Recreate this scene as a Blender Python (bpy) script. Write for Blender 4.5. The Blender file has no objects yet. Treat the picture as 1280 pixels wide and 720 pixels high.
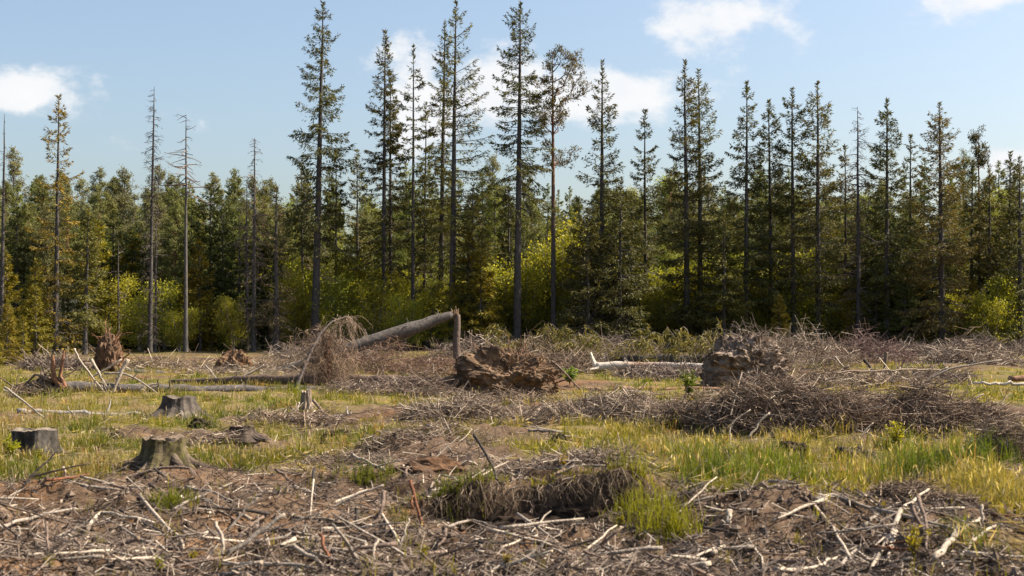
import bpy, bmesh, math, random
import numpy as np
from mathutils import Vector, noise

R = math.radians
sc = bpy.context.scene
COL = sc.collection

# ------------------------------------------------------------------ camera
FP, HZ, EYE = 1700.0, 406.0, 1.70          # focal length in photo pixels, horizon row, eye height
cd = bpy.data.cameras.new('camera')
cam = bpy.data.objects.new('camera', cd)
COL.objects.link(cam)
cam.location = (0, 0, EYE)
cam.rotation_euler = (R(90), 0, 0)
cd.sensor_width = 36
cd.lens = 36 * FP / 1280
cd.shift_y = (HZ - 360) / 1280
cd.clip_start, cd.clip_end = 0.1, 3000
cd.dof.use_dof = True
cd.dof.focus_distance = 70
cd.dof.aperture_fstop = 4.0
sc.camera = cam

# ------------------------------------------------------------------ light
SUN_AZ, SUN_EL = R(10), R(46)              # azimuth from +X towards +Y
sd = bpy.data.lights.new('sun', 'SUN')
sd.energy, sd.angle, sd.color = 5.0, R(0.53), (1.0, 0.90, 0.74)
sun = bpy.data.objects.new('sun', sd)
COL.objects.link(sun)
sv = Vector((math.cos(SUN_EL) * math.cos(SUN_AZ), math.cos(SUN_EL) * math.sin(SUN_AZ), math.sin(SUN_EL)))
sun.rotation_euler = sv.to_track_quat('Z', 'Y').to_euler()
sun.location = sv * 60

w = bpy.data.worlds.new('World')
sc.world = w
w.use_nodes = True
nt = w.node_tree
nt.nodes.clear()
def nd(tree, typ, **kw):
    n = tree.nodes.new(typ)
    for k, v in kw.items():
        setattr(n, k, v)
    return n
L = nt.links.new
out = nd(nt, 'ShaderNodeOutputWorld')
bg = nd(nt, 'ShaderNodeBackground')
bg.inputs['Strength'].default_value = 0.0755
sky = nd(nt, 'ShaderNodeTexSky', sky_type='NISHITA')
sky.sun_disc = False
sky.sun_elevation = SUN_EL
sky.sun_rotation = R(90) - SUN_AZ
sky.altitude = 200
sky.air_density, sky.dust_density, sky.ozone_density = 1.1, 3.4, 1.25
tc = nd(nt, 'ShaderNodeTexCoord')
# cumulus clouds: a noise field thresholded, denser round a few centres (real directions in the sky)
def vmath(op, a, b=None):
    n = nd(nt, 'ShaderNodeVectorMath', operation=op)
    for i, v in enumerate((a, b)):
        if v is None: continue
        if isinstance(v, tuple): n.inputs[i].default_value = v
        else: L(v, n.inputs[i])
    return n
def fmath(op, a, b=None, c=None, clamp=False):
    n = nd(nt, 'ShaderNodeMath', operation=op, use_clamp=clamp)
    for i, v in enumerate((a, b, c)):
        if v is None: continue
        if isinstance(v, (int, float)): n.inputs[i].default_value = v
        else: L(v, n.inputs[i])
    return n.outputs[0]
D = tc.outputs['Generated']
clouds = [  # centre px, py, half sizes px
    (40, 122, 78, 34), (-60, 118, 70, 30), (905, 28, 92, 46), (790, 116, 84, 36), (700, 124, 60, 32),
    (610, 112, 80, 46), (525, 140, 62, 78), (1235, -2, 90, 32), (1258, 203, 34, 19), (1330, 190, 60, 26)]
acc = None
for (cx, cy, sx, sz) in clouds:
    v = Vector(((cx - 640) / FP, 1, (HZ - cy) / FP)).normalized()
    df = vmath('SUBTRACT', D, tuple(v))
    m = vmath('MULTIPLY', df.outputs[0], (FP / sx / 1.2, 3.0, FP / sz / 1.2))
    ln = vmath('LENGTH', m.outputs[0])
    e = fmath('SUBTRACT', 1.0, ln.outputs['Value'])
    e = fmath('MAXIMUM', e, -1.0)
    acc = e if acc is None else fmath('MAXIMUM', acc, e)
far = nd(nt, 'ShaderNodeTexNoise')
far.inputs['Scale'].default_value = 2.6
far.inputs['Detail'].default_value = 3
mp0 = vmath('MULTIPLY', D, (1, 1, 2.6))
mp0b = vmath('ADD', mp0.outputs[0], (3.1, 7.7, 1.2))
L(mp0b.outputs[0], far.inputs['Vector'])
farc = fmath('MULTIPLY_ADD', far.outputs['Fac'], 5.0, -3.35)
acc = fmath('MAXIMUM', acc, farc)
nz = nd(nt, 'ShaderNodeTexNoise')
nz.inputs['Scale'].default_value = 20
nz.inputs['Detail'].default_value = 9
nz.inputs['Roughness'].default_value = 0.6
mp1 = vmath('MULTIPLY', D, (1, 1, 1.5))
L(mp1.outputs[0], nz.inputs['Vector'])
c1 = fmath('MULTIPLY_ADD', nz.outputs['Fac'], 3.0, -1.52)
c2 = fmath('MULTIPLY_ADD', acc, 1.15, c1)
mr = nd(nt, 'ShaderNodeMapRange', interpolation_type='SMOOTHERSTEP')
L(c2, mr.inputs['Value'])
mr.inputs['From Min'].default_value, mr.inputs['From Max'].default_value = 0.0, 0.9
nz2 = nd(nt, 'ShaderNodeTexNoise')
nz2.inputs['Scale'].default_value = 26
nz2.inputs['Detail'].default_value = 5
mp2 = vmath('ADD', mp1.outputs[0], (0.012, 0, 0.014))
L(mp2.outputs[0], nz2.inputs['Vector'])
cr = nd(nt, 'ShaderNodeMix', data_type='RGBA')
L(nz2.outputs['Fac'], cr.inputs['Factor'])
cr.inputs['A'].default_value = (4.6, 4.75, 5.0, 1)
cr.inputs['B'].default_value = (5.6, 5.5, 5.4, 1)
mx = nd(nt, 'ShaderNodeMix', data_type='RGBA')
cf = fmath('MULTIPLY', mr.outputs[0], 0.93)
L(cf, mx.inputs['Factor'])
L(sky.outputs[0], mx.inputs['A'])
L(cr.outputs['Result'], mx.inputs['B'])
L(mx.outputs['Result'], bg.inputs['Color'])
L(bg.outputs[0], out.inputs['Surface'])

sc.view_settings.view_transform = 'Standard'
sc.view_settings.look = 'None'
sc.view_settings.gamma = 1
sc.view_settings.exposure = 1.34
sc.view_settings.use_curve_mapping = False
sc.render.engine = 'CYCLES'
sc.cycles.max_bounces = 5
sc.cycles.diffuse_bounces = 3
sc.cycles.glossy_bounces = 1
sc.cycles.transmission_bounces = 3
sc.cycles.transparent_max_bounces = 2
sc.cycles.use_denoising = True
sc.cycles.caustics_reflective = sc.cycles.caustics_refractive = False

# ------------------------------------------------------------------ helpers
def unit(a):
    return a / np.maximum(np.linalg.norm(a, axis=-1, keepdims=True), 1e-9)

class Geo:
    """collects vertices, faces and a per-vertex colour; build() links ONE mesh object"""
    def __init__(s):
        s.v, s.q, s.t, s.c, s.n = [], [], [], [], 0
    def add(s, V, Q=None, T=None, C=(.5, .5, .5)):
        V = np.asarray(V, float).reshape(-1, 3)
        C = np.asarray(C, float)
        if C.ndim == 1: C = np.broadcast_to(C, (len(V), 3))
        s.v.append(V); s.c.append(C.reshape(-1, 3))
        if Q is not None and len(Q): s.q.append(np.asarray(Q).reshape(-1, 4) + s.n)
        if T is not None and len(T): s.t.append(np.asarray(T).reshape(-1, 3) + s.n)
        s.n += len(V)
    def mesh(s, name, smooth=False, origin=(0, 0, 0)):
        V = np.concatenate(s.v) - np.asarray(origin, float)
        C = np.concatenate(s.c)
        Q = np.concatenate(s.q) if s.q else np.zeros((0, 4), int)
        T = np.concatenate(s.t) if s.t else np.zeros((0, 3), int)
        me = bpy.data.meshes.new(name)
        me.vertices.add(len(V))
        me.vertices.foreach_set('co', V.astype(np.float32).ravel())
        nl = len(Q) * 4 + len(T) * 3
        me.loops.add(nl)
        me.loops.foreach_set('vertex_index', np.concatenate([Q.ravel(), T.ravel()]).astype(np.int32))
        me.polygons.add(len(Q) + len(T))
        st = np.concatenate([np.arange(len(Q)) * 4, len(Q) * 4 + np.arange(len(T)) * 3]).astype(np.int32)
        me.polygons.foreach_set('loop_start', st)
        me.polygons.foreach_set('use_smooth', np.full(len(Q) + len(T), smooth))
        me.update(calc_edges=True)
        at = me.attributes.new('tint', 'FLOAT_COLOR', 'POINT')
        at.data.foreach_set('color', np.concatenate([C, np.ones((len(C), 1))], 1).astype(np.float32).ravel())
        return me
    def build(s, name, mat, parent=None, origin=(0, 0, 0), smooth=False):
        return put(name, s.mesh(name, smooth, origin), mat, parent, None if parent else origin)

def put(name, me, mat, parent=None, loc=None):
    if mat is not None and not me.materials: me.materials.append(mat)
    o = bpy.data.objects.new(name, me)
    COL.objects.link(o)
    if parent is not None: o.parent = parent
    if loc is not None: o.location = loc
    return o

def tag(o, label=None, cat=None, group=None, kind=None):
    for k, v in (('label', label), ('category', cat), ('group', group), ('kind', kind)):
        if v: o[k] = v
    return o

def empty(name, loc, label=None, cat=None, group=None):
    o = bpy.data.objects.new(name, None)
    o.empty_display_size = 0.2
    COL.objects.link(o)
    o.location = loc
    return tag(o, label, cat, group)

def copy_tree(src, loc, rz=0.0, scale=1.0, tilt=(0, 0)):
    r = src.copy(); COL.objects.link(r)
    r.location = loc; r.rotation_euler = (tilt[0], tilt[1], rz)
    r.scale = (scale,) * 3 if not isinstance(scale, tuple) else scale
    for ch in src.children:
        c = ch.copy(); COL.objects.link(c); c.parent = r
        for g in ch.children:
            d = g.copy(); COL.objects.link(d); d.parent = c
    return r

def tubes(geo, P, Rd, sides=5, C=(.3, .25, .2), cap=False):
    """N tapered tubes with K points each; P (N,K,3), Rd (N,K); C (3,), (N,3) or (N,K,3)"""
    P = np.asarray(P, float); Rd = np.asarray(Rd, float)
    if P.ndim == 2: P, Rd = P[None], Rd[None]
    N, K, _ = P.shape
    t = np.empty_like(P)
    t[:, 1:-1] = P[:, 2:] - P[:, :-2]
    t[:, 0] = P[:, 1] - P[:, 0]; t[:, -1] = P[:, -1] - P[:, -2]
    t = unit(t)
    avg = unit(P[:, -1] - P[:, 0])
    ref = np.where(np.abs(avg[:, 2:3]) < 0.8, np.array([[0, 0, 1.]]), np.array([[1., 0, 0]]))
    n1 = unit(np.cross(t, ref[:, None, :])); n2 = np.cross(t, n1)
    a = np.arange(sides) * 2 * math.pi / sides
    V = P[:, :, None] + Rd[:, :, None, None] * (np.cos(a)[None, None, :, None] * n1[:, :, None] + np.sin(a)[None, None, :, None] * n2[:, :, None])
    idx = np.arange(N * K * sides).reshape(N, K, sides)
    nx = np.roll(idx, -1, axis=2)
    Q = np.stack([idx[:, :-1], nx[:, :-1], nx[:, 1:], idx[:, 1:]], -1).reshape(-1, 4)
    C = np.asarray(C, float)
    if C.ndim == 2: C = C[:, None, :]
    Cv = np.broadcast_to(C if C.ndim == 3 else C[None, None], (N, K, 3))[:, :, None].repeat(sides, 2)
    if cap:
        ce = P[:, [0, -1]].reshape(-1, 3)
        V2 = np.concatenate([V.reshape(-1, 3), ce])
        b = N * K * sides
        T = []
        for e, k in ((0, 0), (1, K - 1)):
            c = b + np.arange(N) * 2 + e
            r0, r1 = idx[:, k], nx[:, k]
            tri = np.stack([np.broadcast_to(c[:, None], r0.shape), r1 if e == 0 else r0, r0 if e == 0 else r1], -1)
            T.append(tri.reshape(-1, 3))
        C2 = np.concatenate([Cv.reshape(-1, 3), np.broadcast_to(np.array([[.42, .30, .19]]), (len(ce), 3))])
        geo.add(V2, Q, np.concatenate(T), C2)
    else:
        geo.add(V.reshape(-1, 3), Q, None, Cv.reshape(-1, 3))

def cards(geo, P, Dv, Ln, W, C, rng, up=0.0):
    """thin rhombic sprays / leaves"""
    n = len(P)
    rv = rng.normal(size=(n, 3)); rv[:, 2] += up
    s = unit(np.cross(Dv, rv)) * (W * 0.5)[:, None]
    mid = P + Dv * (Ln * 0.42)[:, None]
    V = np.stack([P, mid + s, P + Dv * Ln[:, None], mid - s], 1)
    Q = np.arange(n * 4).reshape(n, 4)
    geo.add(V.reshape(-1, 3), Q, None, np.repeat(C, 4, 0))

def hsh(ix, iy, s):
    h = (ix * 374761393 + iy * 668265263 + s * 974634777) & 0xFFFFFFFF
    h = ((h ^ (h >> 13)) * 1274126177) & 0xFFFFFFFF
    return ((h ^ (h >> 16)) & 0xFFFF) / 65535.0
def vn(x, y, s=0):
    x = np.asarray(x, float); y = np.asarray(y, float)
    ix, iy = np.floor(x).astype(np.int64), np.floor(y).astype(np.int64)
    fx, fy = x - ix, y - iy
    fx = fx * fx * (3 - 2 * fx); fy = fy * fy * (3 - 2 * fy)
    a, b = hsh(ix, iy, s), hsh(ix + 1, iy, s)
    c, d = hsh(ix, iy + 1, s), hsh(ix + 1, iy + 1, s)
    return (a * (1 - fx) + b * fx) * (1 - fy) + (c * (1 - fx) + d * fx) * fy
def fbm(x, y, s=0, o=4):
    r, a, t = 0, 1.0, 0
    for i in range(o):
        r = r + a * vn(x, y, s + i * 17); t += a
        x, y, a = x * 2.03 + 1.7, y * 2.03 + 9.2, a * 0.5
    return r / t

def flat(px, py):
    """ground point (level ground) seen at a photo position"""
    d = FP * EYE / (py - HZ)
    return (px - 640) / FP * d, d
def sm(a, b, x):
    t = np.clip((x - a) / (b - a), 0, 1)
    return t * t * (3 - 2 * t)

# ------------------------------------------------------------------ terrain
# bumps of the clearing: x px, y px (where they lie), height, radius across, radius in depth
BUMPS = [(540, 572, .26, 1.0, .8), (180, 640, .16, 1.6, 1.0), (60, 640, .12, 1.2, .8), (330, 640, .10, 1.0, .7),
         (205, 606, .10, .6, .5), (1085, 520, .30, 2.6, 1.6), (700, 512, .16, 3.0, 1.6), (1080, 655, .20, 1.6, .7),
         (950, 660, .14, .9, .6), (1215, 690, .14, .9, .6), (1230, 610, .14, 1.0, 1.0), (960, 590, .18, 1.2, .9),
         (640, 605, .12, 1.0, .8), (850, 625, .16, .45, .35), (300, 552, .16, .5, .5), (430, 505, .1, 2, 2),
         (1040, 465, .3, 3, 3), (1180, 462, .25, 3, 3), (640, 480, .2, 2.5, 2), (1000, 476, .2, 2, 2),
         (740, 470, -.1, 4, 3), (840, 690, -.08, 1.5, .8), (450, 690, -.10, 1.2, .6), (1060, 600, -.05, 1.5, 1)]
BW = [(flat(a, b) + (h, rx, ry)) for (a, b, h, rx, ry) in BUMPS]
def slash_mask(x, y):
    """1 where slash and bare soil lie, 0 where grass grows"""
    n = fbm(x * .55, y * .4, 31, 4)
    m = np.zeros_like(np.asarray(x, float))
    for (px, py, rx, ry, s) in SLASH:
        cx, cy = flat(px, py)
        q = np.sqrt(((x - cx) / rx) ** 2 + ((y - cy) / ry) ** 2)
        m = np.maximum(m, s * sm(1.25, .7, q))
    m = np.maximum(m, sm(13.2, 11.0, y + (n - .5) * 5 + 0.0 * x))
    m = np.maximum(m, .46 * sm(38, 50, y))
    m = m + (n - .5) * 1.5 + (fbm(x * 1.9, y * 1.4, 35, 3) - .5) * .7
    return np.clip(sm(.25, .75, m), 0, 1)
SLASH = [(120, 640, 2.6, 2.2, 1), (330, 620, 2.4, 2.0, 1), (540, 590, 1.4, 1.8, 1), (700, 600, 1.2, 1.3, .9),
         (700, 516, 4.2, 2.8, 1), (1085, 520, 4.0, 3.2, 1), (620, 480, 4, 3, .9), (1090, 455, 10, 8, .8),
         (370, 522, 1.6, 1.6, .8), (300, 556, .9, 1.0, .8), (450, 480, 5, 4, .7), (1180, 680, 2.2, 1.6, 1),
         (960, 690, 2.4, 1.5, 1), (700, 680, 1.6, 1.2, 1), (1255, 600, .8, 2, .8), (900, 470, 3, 3, .7),
         (130, 478, 3, 3, .5), (30, 600, 1.0, 1.0, .3), (690, 645, 1.3, 1.4, 1), (960, 565, 1.0, 1.2, .7), (460, 535, 1.2, 1.2, .6), (620, 545, 1.2, 1.4, .6), (190, 545, 1.0, 1.2, .5), (1240, 560, 1.2, 2, .7), (80, 520, 1.5, 1.6, .5)]
def G(x, y):
    x = np.asarray(x, float); y = np.asarray(y, float)
    z = .5 * (fbm(x * .07, y * .07, 1, 3) - .5) * sm(6, 40, y)
    near = sm(60, 15, y)
    z = z + .38 * (fbm(x * .6, y * .6, 5, 3) - .5) * (0.35 + .65 * near)
    s = slash_mask(x, y)
    z = z + (.22 * (fbm(x * 2.1, y * 2.1, 9, 3) - .5) + 0.18 * (fbm(x * 6.5, y * 6.5, 13, 3) - .42)) * (.35 + .65 * s) * near
    for (cx, cy, h, rx, ry) in BW:
        z = z + h * np.exp(-((x - cx) / rx) ** 2 - ((y - cy) / ry) ** 2)
    # a torn bank: the ground steps down towards the road
    e = 12.35 + .5 * (fbm(x * 1.3, x * 0 + 4.4, 21, 3) - .5)
    bx = sm(-1.0, -.2, x) * sm(1.55, 1.0, x)
    z = z + bx * (.34 * sm(e - .05, e + .03, y) * sm(e + 2.2, e + .4, y) - .24 * sm(e + .02, e - .08, y) * sm(e - 1.1, e - .4, y))
    z = z + .055 * np.maximum(np.minimum(y, 160) - 99, 0) + .003 * np.maximum(y - 160, 0)
    z = z - .03 * sm(8, 3, y)
    return z
def g1(x, y):
    return float(G(np.array([x]), np.array([y]))[0])
_d = 5.0 * 1.004 ** np.arange(0, 800)
def hit(px, py):
    """where the view through a photo position meets the terrain"""
    x = (px - 640) / FP * _d; z = EYE + (HZ - py) / FP * _d
    k = np.nonzero(z <= G(x, _d))[0]
    d = float(_d[k[0]]) if len(k) else 90.0
    return (px - 640) / FP * d, d
def at(px, py, d):
    return np.array([(px - 640) / FP * d, d, EYE + (HZ - py) / FP * d])

# ------------------------------------------------------------------ materials
def M(name, rough=.85, spec=.2, ns=6., na=.35, bump=0., stretch=(1, 1, 1), trans=0., orand=0., detail=5, tcol=(1.25, 1.15, .55), hue=0.):
    m = bpy.data.materials.new(name); m.use_nodes = True
    t = m.node_tree; t.nodes.clear(); K = t.links.new
    o = nd(t, 'ShaderNodeOutputMaterial'); p = nd(t, 'ShaderNodeBsdfPrincipled')
    p.inputs['Roughness'].default_value = rough
    p.inputs['Specular IOR Level'].default_value = spec
    a = nd(t, 'ShaderNodeAttribute', attribute_name='tint')
    c = nd(t, 'ShaderNodeTexCoord'); mp = nd(t, 'ShaderNodeMapping'); mp.inputs['Scale'].default_value = stretch
    K(c.outputs['Object'], mp.inputs['Vector'])
    n = nd(t, 'ShaderNodeTexNoise'); n.inputs['Scale'].default_value = ns; n.inputs['Detail'].default_value = detail
    n.inputs['Roughness'].default_value = .65
    K(mp.outputs[0], n.inputs['Vector'])
    r = nd(t, 'ShaderNodeMapRange'); r.inputs['From Min'].default_value = .3; r.inputs['From Max'].default_value = .7
    r.inputs['To Min'].default_value = 1 - na; r.inputs['To Max'].default_value = 1 + na
    K(n.outputs['Fac'], r.inputs['Value'])
    mu = nd(t, 'ShaderNodeVectorMath', operation='SCALE')
    K(a.outputs['Color'], mu.inputs[0]); K(r.outputs[0], mu.inputs['Scale'])
    colour = mu.outputs[0]
    if orand:
        oi = nd(t, 'ShaderNodeObjectInfo')
        r2 = nd(t, 'ShaderNodeMapRange'); r2.inputs['To Min'].default_value = 1 - orand; r2.inputs['To Max'].default_value = 1 + orand
        K(oi.outputs['Random'], r2.inputs['Value'])
        m2 = nd(t, 'ShaderNodeVectorMath', operation='SCALE'); K(colour, m2.inputs[0]); K(r2.outputs[0], m2.inputs['Scale'])
        colour = m2.outputs[0]
        if hue:
            hs = nd(t, 'ShaderNodeHueSaturation')
            w1 = nd(t, 'ShaderNodeMath', operation='MULTIPLY'); K(oi.outputs['Random'], w1.inputs[0]); w1.inputs[1].default_value = 7.31
            w2 = nd(t, 'ShaderNodeMath', operation='FRACT'); K(w1.outputs[0], w2.inputs[0])
            w3 = nd(t, 'ShaderNodeMapRange'); K(w2.outputs[0], w3.inputs['Value'])
            w3.inputs['To Min'].default_value = .5 - hue; w3.inputs['To Max'].default_value = .5 + hue
            K(w3.outputs[0], hs.inputs['Hue']); K(colour, hs.inputs['Color']); colour = hs.outputs[0]
    K(colour, p.inputs['Base Color'])
    if bump:
        b = nd(t, 'ShaderNodeBump'); b.inputs['Strength'].default_value = bump; b.inputs['Distance'].default_value = .03
        K(n.outputs['Fac'], b.inputs['Height']); K(b.outputs[0], p.inputs['Normal'])
    if trans:
        tr = nd(t, 'ShaderNodeBsdfTranslucent')
        m3 = nd(t, 'ShaderNodeVectorMath', operation='MULTIPLY'); K(colour, m3.inputs[0]); m3.inputs[1].default_value = tcol
        K(m3.outputs[0], tr.inputs['Color'])
        ms = nd(t, 'ShaderNodeMixShader'); ms.inputs[0].default_value = trans
        K(p.outputs[0], ms.inputs[1]); K(tr.outputs[0], ms.inputs[2]); K(ms.outputs[0], o.inputs['Surface'])
    else:
        K(p.outputs[0], o.inputs['Surface'])
    return m
MAT = dict(
    needle=M('needles', .7, .25, 1.2, .25, trans=.26, orand=.16, hue=.012),
    leaf=M('leaves', .6, .3, 1.5, .25, trans=.5, orand=.15, hue=.015),
    grass=M('grass_blades', .6, .25, .8, .3, trans=.5, tcol=(1.2, 1.15, .5)),
    bark=M('bark', .95, .1, 9, .45, .7, (1, 1, .35)),
    logbark=M('log_bark', .95, .1, 14, .5, .8, (.6, .6, .6)),
    wood=M('weathered_wood', .85, .15, 30, .5, .6),
    twig=M('twigs', .9, .15, 7, .35),
    soil=M('soil', 1, .05, 9, .45, 1.0, detail=8),
    ground=M('forest_ground', 1, .05, 16, .45, .9, detail=8),
)

# ------------------------------------------------------------------ ground sheet
rows = np.concatenate([[-60, -25, -8, 0, 3, 5], 6 * 1.0115 ** np.arange(0, 262), [130, 150, 180, 230, 320, 500, 900]])
rows = np.unique(np.concatenate([rows, np.linspace(11.75, 12.75, 34)]))
u = np.linspace(-1, 1, 321)
X = u[None] * (.52 * np.maximum(rows, 0)[:, None] + 5 + 40 * sm(5, -10, rows)[:, None]); Y = np.broadcast_to(rows[:, None], X.shape)
Z = G(X, Y)
S = slash_mask(X, Y)
n1, n2, n3 = fbm(X * 3, Y * 3, 41, 4), fbm(X * .9, Y * .9, 43, 3), fbm(X * 11, Y * 11, 47, 3)
soil_c = np.array([.10, .066, .044]); soil_d = np.array([.036, .022, .014]); lit_c = np.array([.19, .135, .095])
gr_c = np.array([.075, .075, .014]); gr_y = np.array([.15, .115, .03]); red_c = np.array([.17, .085, .035])
cs = soil_c + (soil_d - soil_c) * sm(.5, .75, n1)[..., None] + (lit_c - soil_c) * sm(.5, .8, n3)[..., None] * .7
gbare = sm(.52, .36, fbm(X * 2.3, Y * 1.6, 81, 3))
cs = cs + (red_c - cs) * (sm(.55, .75, n2) * .45)[..., None]
cg = gr_c + (gr_y - gr_c) * sm(.35, .7, n1)[..., None]
cg = cg + (np.array([.15, .105, .06]) - cg) * (gbare * .75)[..., None]
Cc = cg + (cs - cg) * S[..., None]
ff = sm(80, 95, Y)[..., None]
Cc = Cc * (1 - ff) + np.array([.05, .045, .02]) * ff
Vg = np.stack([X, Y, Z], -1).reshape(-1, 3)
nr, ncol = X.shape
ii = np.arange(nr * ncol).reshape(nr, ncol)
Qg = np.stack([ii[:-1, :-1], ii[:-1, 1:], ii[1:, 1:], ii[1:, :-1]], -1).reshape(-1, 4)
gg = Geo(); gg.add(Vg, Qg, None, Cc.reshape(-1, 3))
tag(gg.build('ground', MAT['ground'], smooth=True), kind='structure', label='uneven clear-cut ground of soil, moss and grass')
del X, Y, Z, S, Vg, Qg, gg

# ------------------------------------------------------------------ tree makers
GREY = np.array([.078, .069, .064]); RED = np.array([.20, .105, .062]); DEADB = np.array([.15, .115, .09])
def trunk_geo(H, r, rng, base=GREY, top=None, lean=(0, 0), K=14, sides=9, broken=False):
    h = np.linspace(-.25, H, K); f = np.clip(h / H, 0, 1)
    w = rng.normal(size=(K, 2)).cumsum(0) * .012
    P = np.stack([lean[0] * f + w[:, 0] * f, lean[1] * f + w[:, 1] * f, h], 1)
    rad = r * (1 - f) ** .75 * (1 + .35 * np.exp(-np.maximum(h, 0) * 1.6)) + .012
    if broken: rad = r * (1 - .35 * f) * (1 + .3 * np.exp(-np.maximum(h, 0) * 1.6))
    top = base if top is None else top
    C = base + (top - base) * sm(.3, .7, f)[:, None]
    g = Geo(); tubes(g, P, rad, sides, C[None])
    return g, P, h
def axis(P, h, z):
    return np.stack([np.interp(z, h, P[:, i]) for i in range(3)], -1)

def limb_paths(P, h, z, az, Ln, pitch, droop, upturn, K=6):
    s = np.linspace(0, 1, K)
    o = axis(P, h, z)
    d = np.stack([np.cos(az), np.sin(az), 0 * az], -1)
    dz = Ln[:, None] * (np.tan(pitch)[:, None] * s - droop[:, None] * s ** 2 + upturn[:, None] * s ** 3.5)
    B = o[:, None] + d[:, None] * (Ln[:, None] * s)[..., None]
    B[..., 2] += dz
    return B, d

def spray_on(g, B, d, Ln, n, rng, cA, cB, l0=.15, l1=.34, wd=.066, hang=.6, wide=.36, gold_side=None, s0=.15, bright=.25):
    N, K, _ = B.shape
    p = Ln ** 1.25; i = rng.choice(N, n, p=p / p.sum())
    s = s0 + (1 - s0) * rng.random(n) ** .75
    f = s * (K - 1); k = np.minimum(f.astype(int), K - 2); f = (f - k)[:, None]
    b0 = B[i, k] * (1 - f) + B[i, k + 1] * f
    tv = unit(B[i, k + 1] - B[i, k])
    sd = np.stack([-d[i, 1], d[i, 0], 0 * s], -1) * rng.choice([-1, 1], n)[:, None]
    t = rng.random(n)
    wmax = np.minimum(wide * Ln[i] * (1.1 - s) ** .6, .75)
    off = (wmax * t)[:, None]
    pos = b0 + sd * off + tv * off * .55
    pos[:, 2] -= hang * (wmax * t) * rng.random(n) * 1.3
    dr = sd * (.25 + .6 * rng.random(n))[:, None] + tv * (.3 + .6 * rng.random(n))[:, None] + rng.normal(size=(n, 3)) * .3
    dr[:, 2] -= hang * rng.random(n) * 1.1
    dr = unit(dr)
    ln = l0 + (l1 - l0) * rng.random(n)
    mixv = rng.random((n, 1)) ** 1.5
    if gold_side is not None: mixv = np.clip(mixv + gold_side * rng.random((N, 1))[i], 0, 1)
    C = (cA + (cB - cA) * mixv) * (1 + bright * rng.uniform(-1, 1, (n, 1)))
    cards(g, pos, dr, ln, wd * rng.uniform(.6, 1.3, n), np.clip(C, .004, .9), rng, .6)

def spruce(H, rad, zb, nb=170, ns=5200, seed=0, rt=.2, droop=.35, lean=(0, 0), cA=(.032, .046, .014), cB=(.10, .095, .026),
           prof=.8, hang=.7, dead=26, barkc=GREY, side=0., clump=.35, wd=.068, gold=.2, skirt=1.0, asc=.6):
    """tall spruce: trunk geometry and crown geometry"""
    rng = np.random.default_rng(seed)
    tg, P, h = trunk_geo(H, rt, rng, barkc, lean=lean)
    cA, cB = np.array(cA), np.array(cB)
    nb = int(nb * .8); nw = int(nb / 4.6)
    zw = zb + (H - zb) * (np.sort(rng.random(nw)) * .3 + np.linspace(0, 1, nw) * .7) ** .92
    z = np.repeat(zw, 5)[:nb] + rng.normal(0, .12, min(nb, nw * 5)); z = np.clip(z, zb, H - .12)
    n = len(z); az = rng.random(n) * 2 * math.pi
    t = (H - z) / (H - zb)
    Lp = rad * np.clip(t, 0, 1) ** prof * (1 - .35 * (1 - skirt) * sm(.6, 1, t)) 
    Ln = Lp * rng.uniform(1 - clump, 1 + clump * .55, n) * (1 + side * np.cos(az)) + .10
    keep = rng.random(n) > .12 * clump * 2; z, az, t, Ln = z[keep], az[keep], t[keep], Ln[keep]; n = len(z)
    pitch = asc * (1 - t) ** 1.3 - .18 * t + rng.normal(0, .09, n)
    B, d = limb_paths(P, h, z, az, Ln, pitch, droop * (.25 + .9 * t) * rng.uniform(.6, 1.3, n), .45 * droop * rng.uniform(.6, 1.4, n) + .1)
    cg = Geo()
    tubes(cg, B, np.linspace(1, .25, 6)[None] * (.012 + .011 * Ln)[:, None], 3, barkc * .9)
    spray_on(cg, B, d, Ln, ns, rng, cA, cB, hang=hang, wd=wd, gold_side=gold)
    # leader
    m = 60; zz = H - rng.random(m) ** 1.5 * 1.3
    pos = axis(P, h, zz); a2 = rng.random(m) * 6.28
    dr = unit(np.stack([np.cos(a2) * .7, np.sin(a2) * .7, rng.uniform(.2, 1, m)], -1))
    cards(cg, pos, dr, rng.uniform(.15, .35, m) * (1 + (H - zz) * .3), np.full(m, .08), cA + (cB - cA) * rng.random((m, 1)), rng)
    if dead:
        z = rng.uniform(zb * .25, zb + .25 * (H - zb), dead); az = rng.random(dead) * 6.28
        Ln = rng.uniform(.3, 1, dead) * rad * .75
        B, d = limb_paths(P, h, z, az, Ln, rng.uniform(-.5, .1, dead), np.full(dead, .3), rng.uniform(0, .35, dead))
        tubes(cg, B, np.linspace(1, .3, 6)[None] * np.full((dead, 1), .016), 3, DEADB)
        spray_on(cg, B, d, Ln, dead * 10, rng, DEADB * .7, DEADB * 1.2, l0=.15, l1=.4, wd=.02, hang=.6)
    return tg, cg

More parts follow.
